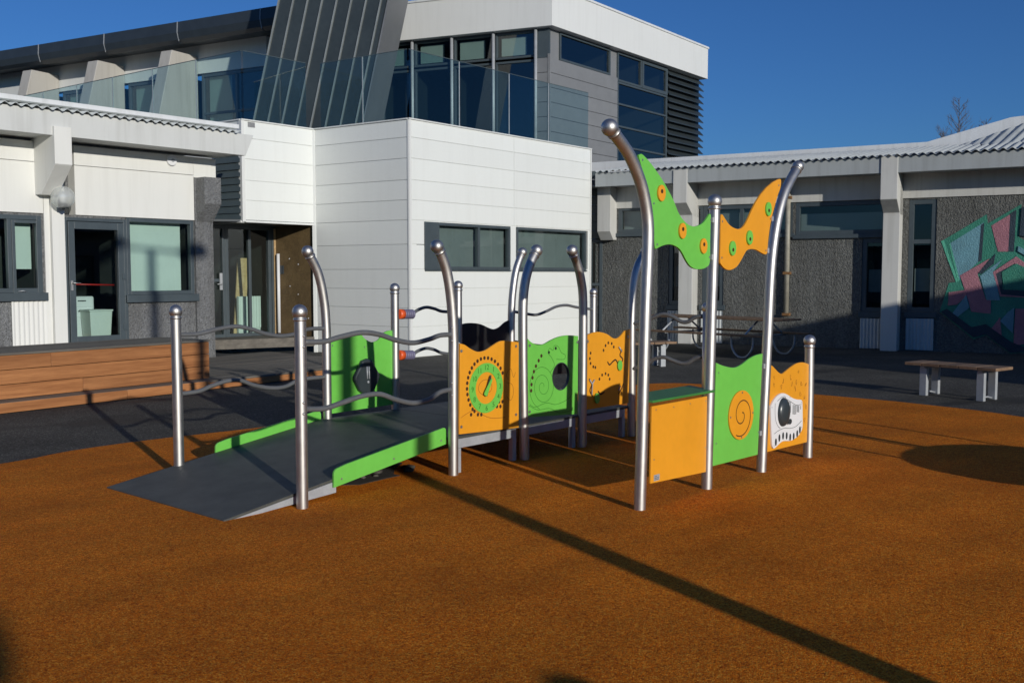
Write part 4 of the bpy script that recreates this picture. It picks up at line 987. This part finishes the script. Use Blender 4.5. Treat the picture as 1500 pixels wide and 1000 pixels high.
# left face glazing towards the terrace
xs = [WL.u(x) for x in (560, 607, 664, 724, 785)]
zm = WL.z(725, 90)
for i,(a_, b_) in enumerate(zip(xs[:-1], xs[1:])):
    bl = [(a_+.15, a_+(b_-a_)*.72, zm+.15, ZB0-.12)]
    window(WL, ub_, a_+.03, b_-.03, zm+.03, ZB0-.02, -.02, .06, pane='upane', blind=bl, back=2.5)
    window(WL, ub_, a_+.03, b_-.03, Zb, zm-.03, -.02, .06, pane='upane', back=2.5)
for x in xs[1:]:
    m = M(); m.tube([WL.pt(x,Zb,.05),WL.pt(x,ZB0-.01,.05)], .045, 12); mk('steel_mullion', m, MT['galv'], ub_)
m = M(); m.box(WL, xs[0]-.5, xs[-1], ZB0-.02, ZB0+.1, -.4, -.05); mk('head_spandrel', m, MT['dark'], ub_)
# upper left long block
BL2p = Vector(((400-750)/F*29, 29.0)); B2 = Fr(BL2p, (750+2000,-F))
ul = thing('long_block', 'long upper block with dark curved eave, white wall band and concrete fins beyond the terrace', 'building', (BL2p.x,BL2p.y,ATOP))
E = .95
z_t = B2.z(200, 42, E); z_b = B2.z(200, 70, E); z_i = B2.z(200, 80, 0); uA, uB = B2.u(-120), B2.u(520)
prof = [(E,z_t),(E+.02,z_b+.25),(E-.03,z_b+.06),(E-.14,z_b-.03),(.0,z_i),(-.3,z_i),(-6,z_t+.6)]
js = [uA] + [B2.u(x,E) for x in (67,162,268,388)] + [uB]
for a_, b_ in zip(js[:-1], js[1:]):
    m = M(); m.prism([B2.pt(a_+.008,z,o) for o,z in prof], B2.pt(b_-a_-.016,0)-B2.pt(0,0)); mk('eave_section', m, MT['dark'], ul, bevel=.01)
for x in js[1:-1]:
    m = M(); m.prism([B2.pt(x-.012,z+.0,o) for o,z in [(E+.012,z_t),(E+.03,z_b+.25),(E-.04,z_b+.01),(E-.1,z_b+.3),(E-.1,z_t)]], B2.pt(.024,0)-B2.pt(0,0)); mk('joint_cover', m, MT['galv'], ul)
zwh = B2.z(200, 120)
m = M(); m.box(B2, uA, B2.u(395), zwh, z_i+.02, -.3, -.02); mk('white_wall_band', m, MT['band'], ul)
finx = [(258,296,80),(152,190,94),(53,95,107)]
FU = []
for (xl, xr, yt) in finx:
    u = B2.u(xr); zt = B2.z(xr, yt+2); FU.append(u)
    oT = 1.0; oB = 2.0
    while abs(750 + F*(B2.pt(u,0,oT).x/B2.pt(u,0,oT).y) - xl - (4 if 1 else 0)) > 3 and oT > .3: oT -= .02
    m = M(); P = B2.pt
    m.prism([P(u-.45,zt,0.0),P(u-.45,zt,oT),P(u-.45,Zb,oT+1.0),P(u-.45,Zb,0.0)], P(.45,0)-P(0,0)); mk('concrete_fin', m, MT['fin'], ul, bevel=.02)
segs = [(FU[0]+.1, B2.u(392)), (FU[1]+.1, FU[0]-.55), (FU[2]+.1, FU[1]-.55), (uA, FU[2]-.55)]
for a_, b_ in segs:
    nn_ = 2 if b_-a_ > 1.2 else 1; mid = a_+(b_-a_)*.55
    zt_ = zwh-.03
    window(B2, ul, a_, b_, Zb, zt_, -.05, .08, vm=(mid,), hm=(zt_-(zt_-Zb)*.38,), pane='upane', back=1.6,
           blind=[(a_+.15, a_+(b_-a_)*.42, Zb+.2, zt_)])
m = M(); m.box(B2, B2.u(385), uB, Zb, z_b, -.6, -.5); mk('wall', m, MT['frame'], ul)
# leaning standing-seam tower
tw = thing('leaning_tower', 'leaning dark zinc clad shaft with pale standing seams rising from the terrace', 'tower', (-5.5,25.2,ATOP))
TY = 25.4; TF = Fr(((373-750)/F*TY, TY), (750+2800+1200,-F*.62))
TFd = TF.d
def tp(px, py, o=0): return TF.at(px, py, o)
zt0, zt1_ = ATOP-.1, 12.0
def leaner(pxb, pyb, pxt, pyt, o=0):
    a_ = TF.hit(pxb,pyb,o); b_ = TF.hit(pxt,pyt,o); sl = (b_[0]-a_[0])/(b_[1]-a_[1])
    return lambda z: a_[0] + sl*(z-a_[1])
Lf = leaner(373,177,410,0); Rf = leaner(531,180,568,0)
TD = 1.3
def TB(z): return .0    # plane stays upright, the shaft leans sideways
P = TF.pt
body = M(); body.box8([P(Lf(zt0),zt0,0),P(Rf(zt0),zt0,0),P(Rf(zt0)+.02,zt0,-TD),P(Lf(zt0),zt0,-TD),P(Lf(zt1_),zt1_,0),P(Rf(zt1_),zt1_,0),P(Rf(zt1_)+.02,zt1_,-TD),P(Lf(zt1_),zt1_,-TD)])
mk('shaft_core', body, MT['dark'], tw)
bot = [75,113,180,250,320,385,468,545,600]; bot = [373+(531-373)*k/7.4 for k in range(8)]
fr_ = [0,1/7.4,2/7.4,3/7.4,4/7.4,5/7.4,6/7.4,7/7.4]
for k, f_ in enumerate(fr_):
    U0 = lambda z, f_=f_: Lf(z)+(Rf(z)-Lf(z))*f_
    f2 = fr_[k+1] if k+1 < len(fr_) else 1.0
    U1 = lambda z, f2=f2: Lf(z)+(Rf(z)-Lf(z))*f2
    m = M(); m.box8([P(U0(zt0)+.02,zt0,.025),P(U1(zt0)-.02,zt0,.025),P(U1(zt0)-.02,zt0,.003),P(U0(zt0)+.02,zt0,.003),P(U0(zt1_)+.02,zt1_,.025),P(U1(zt1_)-.02,zt1_,.025),P(U1(zt1_)-.02,zt1_,.003),P(U0(zt1_)+.02,zt1_,.003)])
    mk('zinc_sheet', m, MT['zinc'], tw)
    m = M(); m.box8([P(U0(zt0)-.018,zt0,.07),P(U0(zt0)+.018,zt0,.07),P(U0(zt0)+.018,zt0,.0),P(U0(zt0)-.018,zt0,.0),P(U0(zt1_)-.018,zt1_,.07),P(U0(zt1_)+.018,zt1_,.07),P(U0(zt1_)+.018,zt1_,.0),P(U0(zt1_)-.018,zt1_,.0)])
    mk('standing_seam', m, MT['seam'], tw)
m = M(); m.box8([P(Rf(zt0)+.003,zt0,.03),P(Rf(zt0)+.04,zt0,.03),P(Rf(zt0)+.06,zt0,-TD),P(Rf(zt0)+.03,zt0,-TD),P(Rf(zt1_)+.003,zt1_,.03),P(Rf(zt1_)+.04,zt1_,.03),P(Rf(zt1_)+.06,zt1_,-TD),P(Rf(zt1_)+.03,zt1_,-TD)])
mk('flank_sheet', m, MT['zincl'], tw)
# ------------------------------------------------------------------ right wing
rp = Vector((430/F*22.6, 22.6)); RW = Fr((rp.x,rp.y), (2550,-F))
rw = thing('courtyard_wing', 'low rear wing with dark pebbledash wall, white beams, corrugated roof and painted mural', 'building', RW.pt(0,0))
U = RW.u
Z = lambda y, x=1180, o=0: RW.z(x, y, o)
uLr, uRr = U(872), RW.u(1500)+9
OR = .8
zF1, zF0 = RW.z(1100,241,OR), RW.z(1100,263,OR)
zwh1 = zF0+.35; zwh0 = Z(297,1100)
hd = Z(296,1200)
zsill = Z(345,1200)
# openings
w_a = (U(905), U(946), Z(346,925), Z(303,925)); w_b = (U(1029), U(1160), Z(348,1100), hd); w_c = (U(1164), U(1304), zsill-.06, hd)
n1 = (U(979), U(1004), Z(450,990), Z(350,990)); n2 = (U(1028), U(1060), Z(450,1040), Z(350,1040))
n3 = (U(1262), U(1298), Z(461,1280), zsill-.08); n4 = (U(1329), U(1370), Z(461,1350), Z(292,1350))
ops = [w_a,w_b,w_c,n1,n2,n3,n4,(U(979),U(1029),Z(350,990),Z(303,990))]
zh = hd+.01
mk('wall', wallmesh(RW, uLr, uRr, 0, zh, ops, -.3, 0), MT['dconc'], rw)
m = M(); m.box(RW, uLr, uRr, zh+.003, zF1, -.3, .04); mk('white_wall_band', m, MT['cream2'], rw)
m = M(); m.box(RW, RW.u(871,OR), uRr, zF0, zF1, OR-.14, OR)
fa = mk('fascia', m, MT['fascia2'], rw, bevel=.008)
m = M(); m.box(RW, uLr-.2, uRr, zF0+.03, zF0+.06, -.3, OR-.145); mk('soffit', m, MT['fascia2'], rw)
for (x, wdt) in ((1308, .46), (1012, .42)):
    ucol = U(x); 
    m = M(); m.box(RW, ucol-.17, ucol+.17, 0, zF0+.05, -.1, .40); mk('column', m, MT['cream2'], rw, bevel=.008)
    P = RW.pt; zb = RW.z(x-8, 292 if x > 1100 else 297, OR+.03)
    prf = [(-.1,zF0+.4),(OR+.03,zF0+.38 if x>1100 else zF0+.3),(OR+.03,zb),(.405,zb-.26),(.404,zb-.30),(-.1,zb-.3)]
    mm = M(); mm.prism([P(ucol-.17,z,o) for o,z in prf], P(.34,0)-P(0,0)); mk('eave_beam', mm, MT['cream2'], rw, bevel=.01)
m = M(); prf = [(0,Z(276,890)),(.4,Z(276,890)),(.4,Z(340,890)),(.2,Z(352,890)),(0,Z(352,890))]
m.prism([P(U(884),z,o) for o,z in prf], P(U(903)-U(884),0)-P(0,0)); mk('eave_beam', m, MT['cream2'], rw, bevel=.01)
for wn, vm, hm in ((w_a,(),()),(w_b,(U(1085),),()),(w_c,(),())):
    window(RW, rw, wn[0]+.003, wn[1]-.003, wn[2]+.08, wn[3]-.003, .0, .09, vm=vm, dep=.1, pane='pane', back=1.2, sill=.09, blind=[(wn[0]+.08, wn[1]-.08, wn[2]+.12, wn[3]-(.25 if wn is w_c else .1))])  # grey blinds here stand in for roof reflections in the glass
for wn in (n1,n2,n3,n4):
    window(RW, rw, wn[0]+.003, wn[1]-.003, wn[2]+.06, wn[3]-.003, -.02, .10, hm=((wn[3]-.9 ,) if wn is n4 else ()), dep=.1, pane='pane', back=1.2, sill=.12,
           blind=[(wn[0]+.12, wn[1]-.12, wn[2]+.5, wn[2]+1.0)])
    corrug(RW, wn[0], wn[1], .02, wn[2]-.08, .035, .075, .010, rw, MT['corr'])
window(RW, rw, U(979)+.003, U(1029)-.003, Z(350,990)+.003, Z(303,990)-.003, .0, .07, dep=.1, back=1.2)
zrr = RW.z(1358, 208, -2.3) - .13
for wch in [o for o in bpy.data.objects if o.name.startswith('blind') and o.parent and o.parent.parent == rw and o.parent.name.startswith('window')]:
    wch.data.materials[0] = MT['lap']
# roof: corrugated low slope, white upper flashing, higher hip to the right
vs = []; n_ = 700; ua_, ub2 = RW.u(871,OR+.1), uRr; P = RW.pt
for i in range(n_+1):
    u = ua_+(ub2-ua_)*i/n_; d_ = .024*math.sin(2*math.pi*u/.165)
    vs += [P(u,zF1+.03+d_,OR+.09), P(u,zrr+d_,-2.2), P(u,zF1+.018+d_,OR+.09)]
m = M(); m.add(vs, [(3*i,3*i+3,3*i+4,3*i+1) for i in range(n_)] + [(3*i+2,3*i+5,3*i+3,3*i) for i in range(n_)], True); mk('corrugated_roof', m, MT['corr'], rw)
ORb = -2.3; zr1 = RW.z(1150, 226, ORb)
m = M(); P = RW.pt
u1_, z1a = RW.hit(866, 240, ORb); u2_, z2a = RW.hit(1358, 208, ORb); u3_, z3a = RW.hit(1481, 172, ORb)
z1a = z2a
m.prism([P(u1_,zF1,ORb),P(u2_,zF1,ORb),P(u3_,zF1,ORb),P(u3_+6,zF1,ORb),P(u3_+6,z3a+.35,ORb),P(u3_,z3a,ORb),P(u2_,z2a,ORb),P(u1_,z1a,ORb)], P(0,0,-.3)-P(0,0,0)); mk('ridge_flashing', m, MT['roofwhite'], rw)
# hip slope
vs = []; n_ = 160
ua_, ub2 = RW.u(1385, -1.4), u3_+6
for i in range(n_+1):
    u = ua_+(ub2-ua_)*i/n_; d_ = .03*math.cos(2*math.pi*u/.2)
    f_ = min(1, max(0,(u-ua_)/(u3_-ua_)))
    vs += [P(u+.0,zrr-.10+d_,-1.7), P(u+.5*f_,zrr-.06+ (z3a-zrr-.04)*f_+d_,ORb+.04)]
m = M(); m.add(vs, [(2*i,2*i+2,2*i+3,2*i+1) for i in range(n_)], True); mk('hip_roof', m, MT['corr'], rw)
m = M(); m.box(RW, u3_+.3, u3_+6, z3a+.05, z3a+.5, ORb-3, ORb-.31); mk('ridge_cap', m, MT['dark'], rw)
# downpipe with rust
m = M(); x_ = U(1154); m.tube([P(x_,Z(462,1154),.09),P(x_,zF0+.3,.09)], .055, 14); dp = mk('downpipe', m, MT['pipe'], rw)
m = M()
for y in (290, 400, 460): m.box(RW, x_-.08, x_+.08, Z(y,1154)-.03, Z(y,1154)+.03, .0, .15)
mk('pipe_clip', m, MT['rust'], dp)
# gray lap boards between annex and wing
GL = Fr(RW.pt(U(886),0,.02).to_2d(), (.93,-.30)); uu0, uu1 = GL.u(862), GL.u(889)
zz1, zz0_ = ZB0*0+4.25, GL.z(875,350)
for k in range(8):
    a_ = zz0_+(zz1-zz0_)*k/8; b_ = zz0_+(zz1-zz0_)*(k+1)/8
    m = M(); m.box(GL, uu0, uu1, a_+.006, b_-.006, -.06, .0); mk('lap_board', m, MT['dlap'], rw, bevel=.003)
window(GL, rw, uu0, uu1-.12, 0.05, zz0_-.01, -.02, .08, hm=(1.4,), back=1.0)
# mural: layered painted polygons with light and dark edges
mu = thing('mural', 'abstract angular mural in green, blue and pink on the dark pebbledash wall', 'mural', RW.pt(U(1440),1.2,.02))
mp_ = lambda l: [(1300+x*.3, 260+y*.3) for x, y in l]
ly = [.006]
def mural(pl, mat, nm='painted_shape'):
    ly[0] += .0015
    uz = [RW.hit(x,y) for x,y in mp_(pl)]; m = M(); m.panel(RW, uz, .0, ly[0]); mk(nm, m, MT[mat], mu)
mural([(262,312),(485,180),(490,225),(655,130),(640,290),(760,360),(900,380),(900,760),(720,850),(600,860),(480,770),(420,790),(255,655),(300,515),(335,510)], 'mg')
mural([(262,312),(275,305),(345,505),(335,512)], 'mlg')
mural([(300,325),(470,220),(445,410),(345,505)], 'mb')
mural([(300,325),(308,322),(352,500),(345,508)], 'mlg')
mural([(458,232),(473,222),(460,405),(443,412)], 'mdk')
mural([(508,235),(600,180),(592,362),(540,362)], 'mp')
mural([(600,176),(630,158),(618,362),(590,362)], 'mdk')
mural([(355,478),(500,395),(440,470),(480,595),(505,598),(505,665),(410,655),(385,570)], 'mp')
mural([(440,468),(528,372),(520,420),(460,470)], 'mdk')
mural([(452,480),(560,400),(520,455),(550,600),(485,598)], 'mb')
mural([(515,462),(630,385),(700,440),(690,470),(620,420),(550,460),(560,570),(760,590),(550,580)], 'mp')
mural([(530,470),(612,425),(555,462),(562,545),(760,560),(760,590),(556,570)], 'mdk')
mural([(558,462),(630,420),(760,480),(760,545),(570,548)], 'mlg' if False else 'mg')
mural([(300,560),(385,548),(390,575),(340,620),(295,625)], 'mp')
mural([(308,675),(385,572),(400,635),(330,690)], 'mb')
mural([(505,740),(550,682),(560,790),(500,775)], 'mp')
mural([(550,700),(590,655),(620,635),(612,760)], 'mb')
mural([(625,640),(760,640),(760,800),(615,820)], 'mp')
mural([(640,335),(760,400),(760,430),(636,360)], 'mb')
mural([(655,150),(760,110),(760,300),(645,285)], 'mdk')
mural([(260,655),(420,780),(480,765),(600,855),(715,845),(600,800),(480,715),(410,730),(290,640)], 'mdk')
# ------------------------------------------------------------------ tree beyond the right wing
def tree(px, py_top, Y, seed):
    rnd = random.Random(seed); base = Vector(((px-750)/F*Y, Y, 0)); top = HC + (HY-py_top)/F*Y
    t_ = thing('bare_tree', 'leafless winter tree showing above the corrugated roof', 'tree', base)
    m = M(); m.tube([base, base+Vector((.1,0,top*.5)), base+Vector((0,0,top))], [.16,.09,.01], 8); mk('trunk', m, MT['bark'], t_)
    m = M()
    def br(p, d, l, r, dep):
        q = p + d*l; mid = p + d*l*.5 + Vector((rnd.uniform(-.05,.05),)*3)*l
        m.tube([p, mid, q], [r, r*.75, r*.45], 4, False)
        if dep:
            for _ in range(4):
                dd = (d + Vector((rnd.uniform(-.7,.7), rnd.uniform(-.7,.7), rnd.uniform(-.1,.6)))).normalized()
                br(p + d*l*rnd.uniform(.35,1), dd, l*rnd.uniform(.4,.65), r*.5, dep-1)
    for k in range(60):
        z = top*(.42 + .56*k/60); a_ = rnd.uniform(0,6.28)
        br(base+Vector((0,0,z)), Vector((math.cos(a_)*.8, math.sin(a_)*.8, .9)).normalized(), (top-z)*.22+.35, .016, 2)
    mk('crown', m, MT['bark'], t_, kind='stuff'); return t_
T1 = tree(1396, 149, 62, 3)
T2 = tree(1374, 190, 66, 5); T2['label'] = 'shorter leafless tree just left of the taller bare tree'
T3 = tree(1436, 178, 70, 8); T3['label'] = 'small bare treetop just right of the taller bare tree'
T1['label'] = 'tallest leafless winter tree showing above the corrugated roof'
# ------------------------------------------------------------------ benches and picnic table
def bench(pa, pb, pfoot, label, depth=.42, legw=.1, nb=1):
    """pa, pb: two front feet pixels"""
    g0, g1 = G(*pa), G(*pb); fr = Fr(g0.to_2d(), (g1-g0).to_2d()); L_ = (g1-g0).length
    t_ = thing('bench', label, 'bench', g0)
    nB = max(4, int(round((L_+.5)/.26)))
    x0 = -.22; wdt = (L_+.44)/nB
    for k in range(nB):
        m = M(); m.box(fr, x0+k*wdt+.006, x0+(k+1)*wdt-.006, .41, .45, -depth-.05, .05); mk('seat_plank', m, MT['oldplank'], t_, bevel=.005)
    for u in (.02, L_-.02):
        for oo in (-.05, -depth+.0):
            m = M(); m.box(fr, u-.05, u+.05, .0, .38, oo-.03, oo+.03); mk('leg', m, MT['galv'], t_, bevel=.005)
        m = M(); m.box(fr, u-.03, u+.03, .381, .409, -depth, 0); mk('cross_bar', m, MT['galv'], t_)
        m = M(); m.tube([fr.pt(u,.02,-.06),fr.pt(u,.045,-depth/2+.08),fr.pt(u,.045,-depth/2-.04),fr.pt(u,.02,-depth+.01)], .012, 8); mk('foot_bar', m, MT['galv'], t_)
bench((1348,579),(1436,588),0,'low timber slat bench on grey posts standing in front of the mural', .36)
# low bench behind the curved posts at the left of the picnic table
g0 = G(912,548); g1 = G(976,540); bfr = Fr(g0.to_2d(), (g1-g0).to_2d())
bench((905,540),(974,537),0,'low timber bench beside the picnic table behind the curved steel posts', .3)
# picnic table with tubular steel frame
pt_ = thing('picnic_table', 'timber picnic table with curved tubular steel legs before the rear wing', 'picnic table', G(1060,518))
q0, q1 = G(990,512), G(1127,522); PF = Fr(q0.to_2d(), (q1-q0).to_2d()); PL = (q1-q0).length
for i, (oa) in enumerate((.33,.11,-.11,-.33)):
    m = M(); m.box(PF, -.55, PL+.45, .73, .765, oa-.10, oa+.10); mk('table_plank', m, MT['oldplank'], pt_, bevel=.005)
for s_ in (1,-1):
    for j in (0,1):
        oa = s_*(.68+j*.13); m = M(); m.box(PF, -.6, PL+.5, .43, .465, oa-.055, oa+.055); mk('seat_plank', m, MT['oldplank'], pt_, bevel=.005)
for u in (.15, PL-.15):
    for s_ in (1,-1):
        pp = [PF.pt(u-.26,.42,s_*.72), PF.pt(u-.24,.2,s_*.72), PF.pt(u-.1,.03,s_*.72), PF.pt(u+.1,.03,s_*.72), PF.pt(u+.24,.2,s_*.72), PF.pt(u+.26,.42,s_*.72)]
        m = M(); m.tube(smooth_curve(pp,5), .021, 10); mk('leg', m, MT['galv'], pt_)
        m = M(); m.tube([PF.pt(u,.40,s_*.72), PF.pt(u,.72,s_*.2)], .02, 10); mk('brace', m, MT['galv'], pt_)
    m = M(); m.tube([PF.pt(u,.41,-.8), PF.pt(u,.41,.8)], .02, 10); mk('cross_tube', m, MT['galv'], pt_)
# ------------------------------------------------------------------ things outside the frame that cast the shadows seen in it
base = G(600,695); dsh = Vector((SH.x, SH.y, 0)); lp_ = base - dsh*8.6
hp = 2.14 + 0; # head height from its shadow on the left wing
hit = LW.at(225,362); dist = (hit - lp_).to_2d().dot(SH); hh_ = hit.z + dist*math.tan(SUN_EL)
sl = thing('street_lamp', 'tall double headed lamp post standing on the rubber surface behind the viewer', 'lamp post', (lp_.x,lp_.y,0))
m = M(); m.tube([(lp_.x,lp_.y,-.05),(lp_.x,lp_.y,1.2),(lp_.x,lp_.y,hh_)], [.095,.09,.07], 18); mk('pole', m, MT['galv'], sl)
sd_ = Vector((-SH.y, SH.x, 0)) * -1
m = M(); top_ = Vector((lp_.x,lp_.y,hh_)); m.tube([top_-sd_*.55, top_+sd_*.9], .03, 10); mk('arm', m, MT['galv'], sl)
for s_, l_ in ((1,.55),(-1,.4)):
    c_ = top_ + sd_*s_*(.75); m = M(); m.ball(c_, .2, 16, 10, (1.3,1.3,.7)); mk('lamp_head', m, MT['dark'], sl)
m = M(); m.prism([(2.3+.11*math.cos(k*math.pi/10), .30+.11*math.sin(k*math.pi/10), 0) for k in range(20)], (0,0,.88))
lb = thing('smudge_caster', 'unseen round shadow caster with domed top added beside the viewer', 'shadow caster', (2.3,.3,0)); mk('bin_body', m, MT['dplastic'], lb)  # unseen, added only to cast a soft shadow at the lower edge
m = M(); m.ball((2.3,.3,.885), .125, 20, 10, (1,1,.55)); mk('lid', m, MT['dark'], lb)
# play spinner right of the frame
c_ = Vector((4.35,8.62,0)); hsp = .42; bs = c_ - dsh*(hsp/math.tan(SUN_EL))
spn = thing('play_carousel', 'round spinning platform with curved handrails standing to the right of the boards', 'carousel', (bs.x,bs.y,0))
m = M(); m.prism([(bs.x+.92*math.cos(k*math.pi/24), bs.y+.92*math.sin(k*math.pi/24), hsp-.05) for k in range(48)], (0,0,.05)); mk('platform', m, MT['deck'], spn)
m = M(); m.tube([(bs.x,bs.y,-.02),(bs.x,bs.y,hsp-.051)], .16, 20); mk('bearing', m, MT['galv'], spn)
for k in range(3):
    a_ = 2.2+k*2.09; ca, sa = math.cos(a_), math.sin(a_)
    m = M(); m.tube(smooth_curve([(bs.x+.8*ca,bs.y+.8*sa,hsp),(bs.x+.8*ca,bs.y+.8*sa,1.0),(bs.x+.5*ca,bs.y+.5*sa,1.2),(bs.x+.1*ca,bs.y+.1*sa,1.15)],5), .022, 10); mk('handrail', m, MT['steel'], spn)
m = M(); m.tube([(bs.x,bs.y,hsp),(bs.x,bs.y,1.2)], .04, 12); m.tube([(bs.x,bs.y,1.15),(bs.x,bs.y,1.2)], .22, 18); mk('hand_wheel', m, MT['steel'], spn)
# the courtyard's right-hand wing: shades the foot of the rear wing
d2 = Vector((.66,.75)).normalized(); o2 = Vector((14.2,8.8))
SW = Fr(o2 - d2*3.0, (-d2.x,-d2.y))    # faces the courtyard
Lw2 = 15.0
sw = thing('side_wing', 'low pale grey wing closing the courtyard to the right of the frame', 'building', (o2.x,o2.y,0))
m = M(); m.box(SW, -Lw2, 0, 0, 3.3, -7, -.9); mk('wall', m, MT['fascia2'], sw)
m = M(); m.box(SW, -Lw2, .3, 3.305, 4.0, -7.2, 0); mk('roof', m, MT['fascia2'], sw)
for k in range(3):
    window(SW, sw, -2.5-k*3.5, -.7-k*3.5, 1.0, 2.4, -.85, .07, dep=.04, room=False)

# unseen block added to cut sky light and shade the near left corner
rb_ = thing('rear_shade_block', 'unseen single storey grey block added behind the viewer to shade the courtyard', 'building', (-10,-9,0))
RB = Fr((4.9,-8.5), (-1,.0))
m = M(); m.box(RB, 0, 34, 0, 3.1, -8, 0); mk('wall', m, MT['concsm'], rb_)
m = M(); m.box(RB, -.2, 34.2, 3.105, 3.33, -8.2, .3); mk('roof', m, MT['dark'], rb_)
for k in range(8):
    window(RB, rb_, 1.5+k*4, 4.2+k*4, .9, 2.6, .06, .08, vm=(2.85+k*4,), dep=.05, room=False)
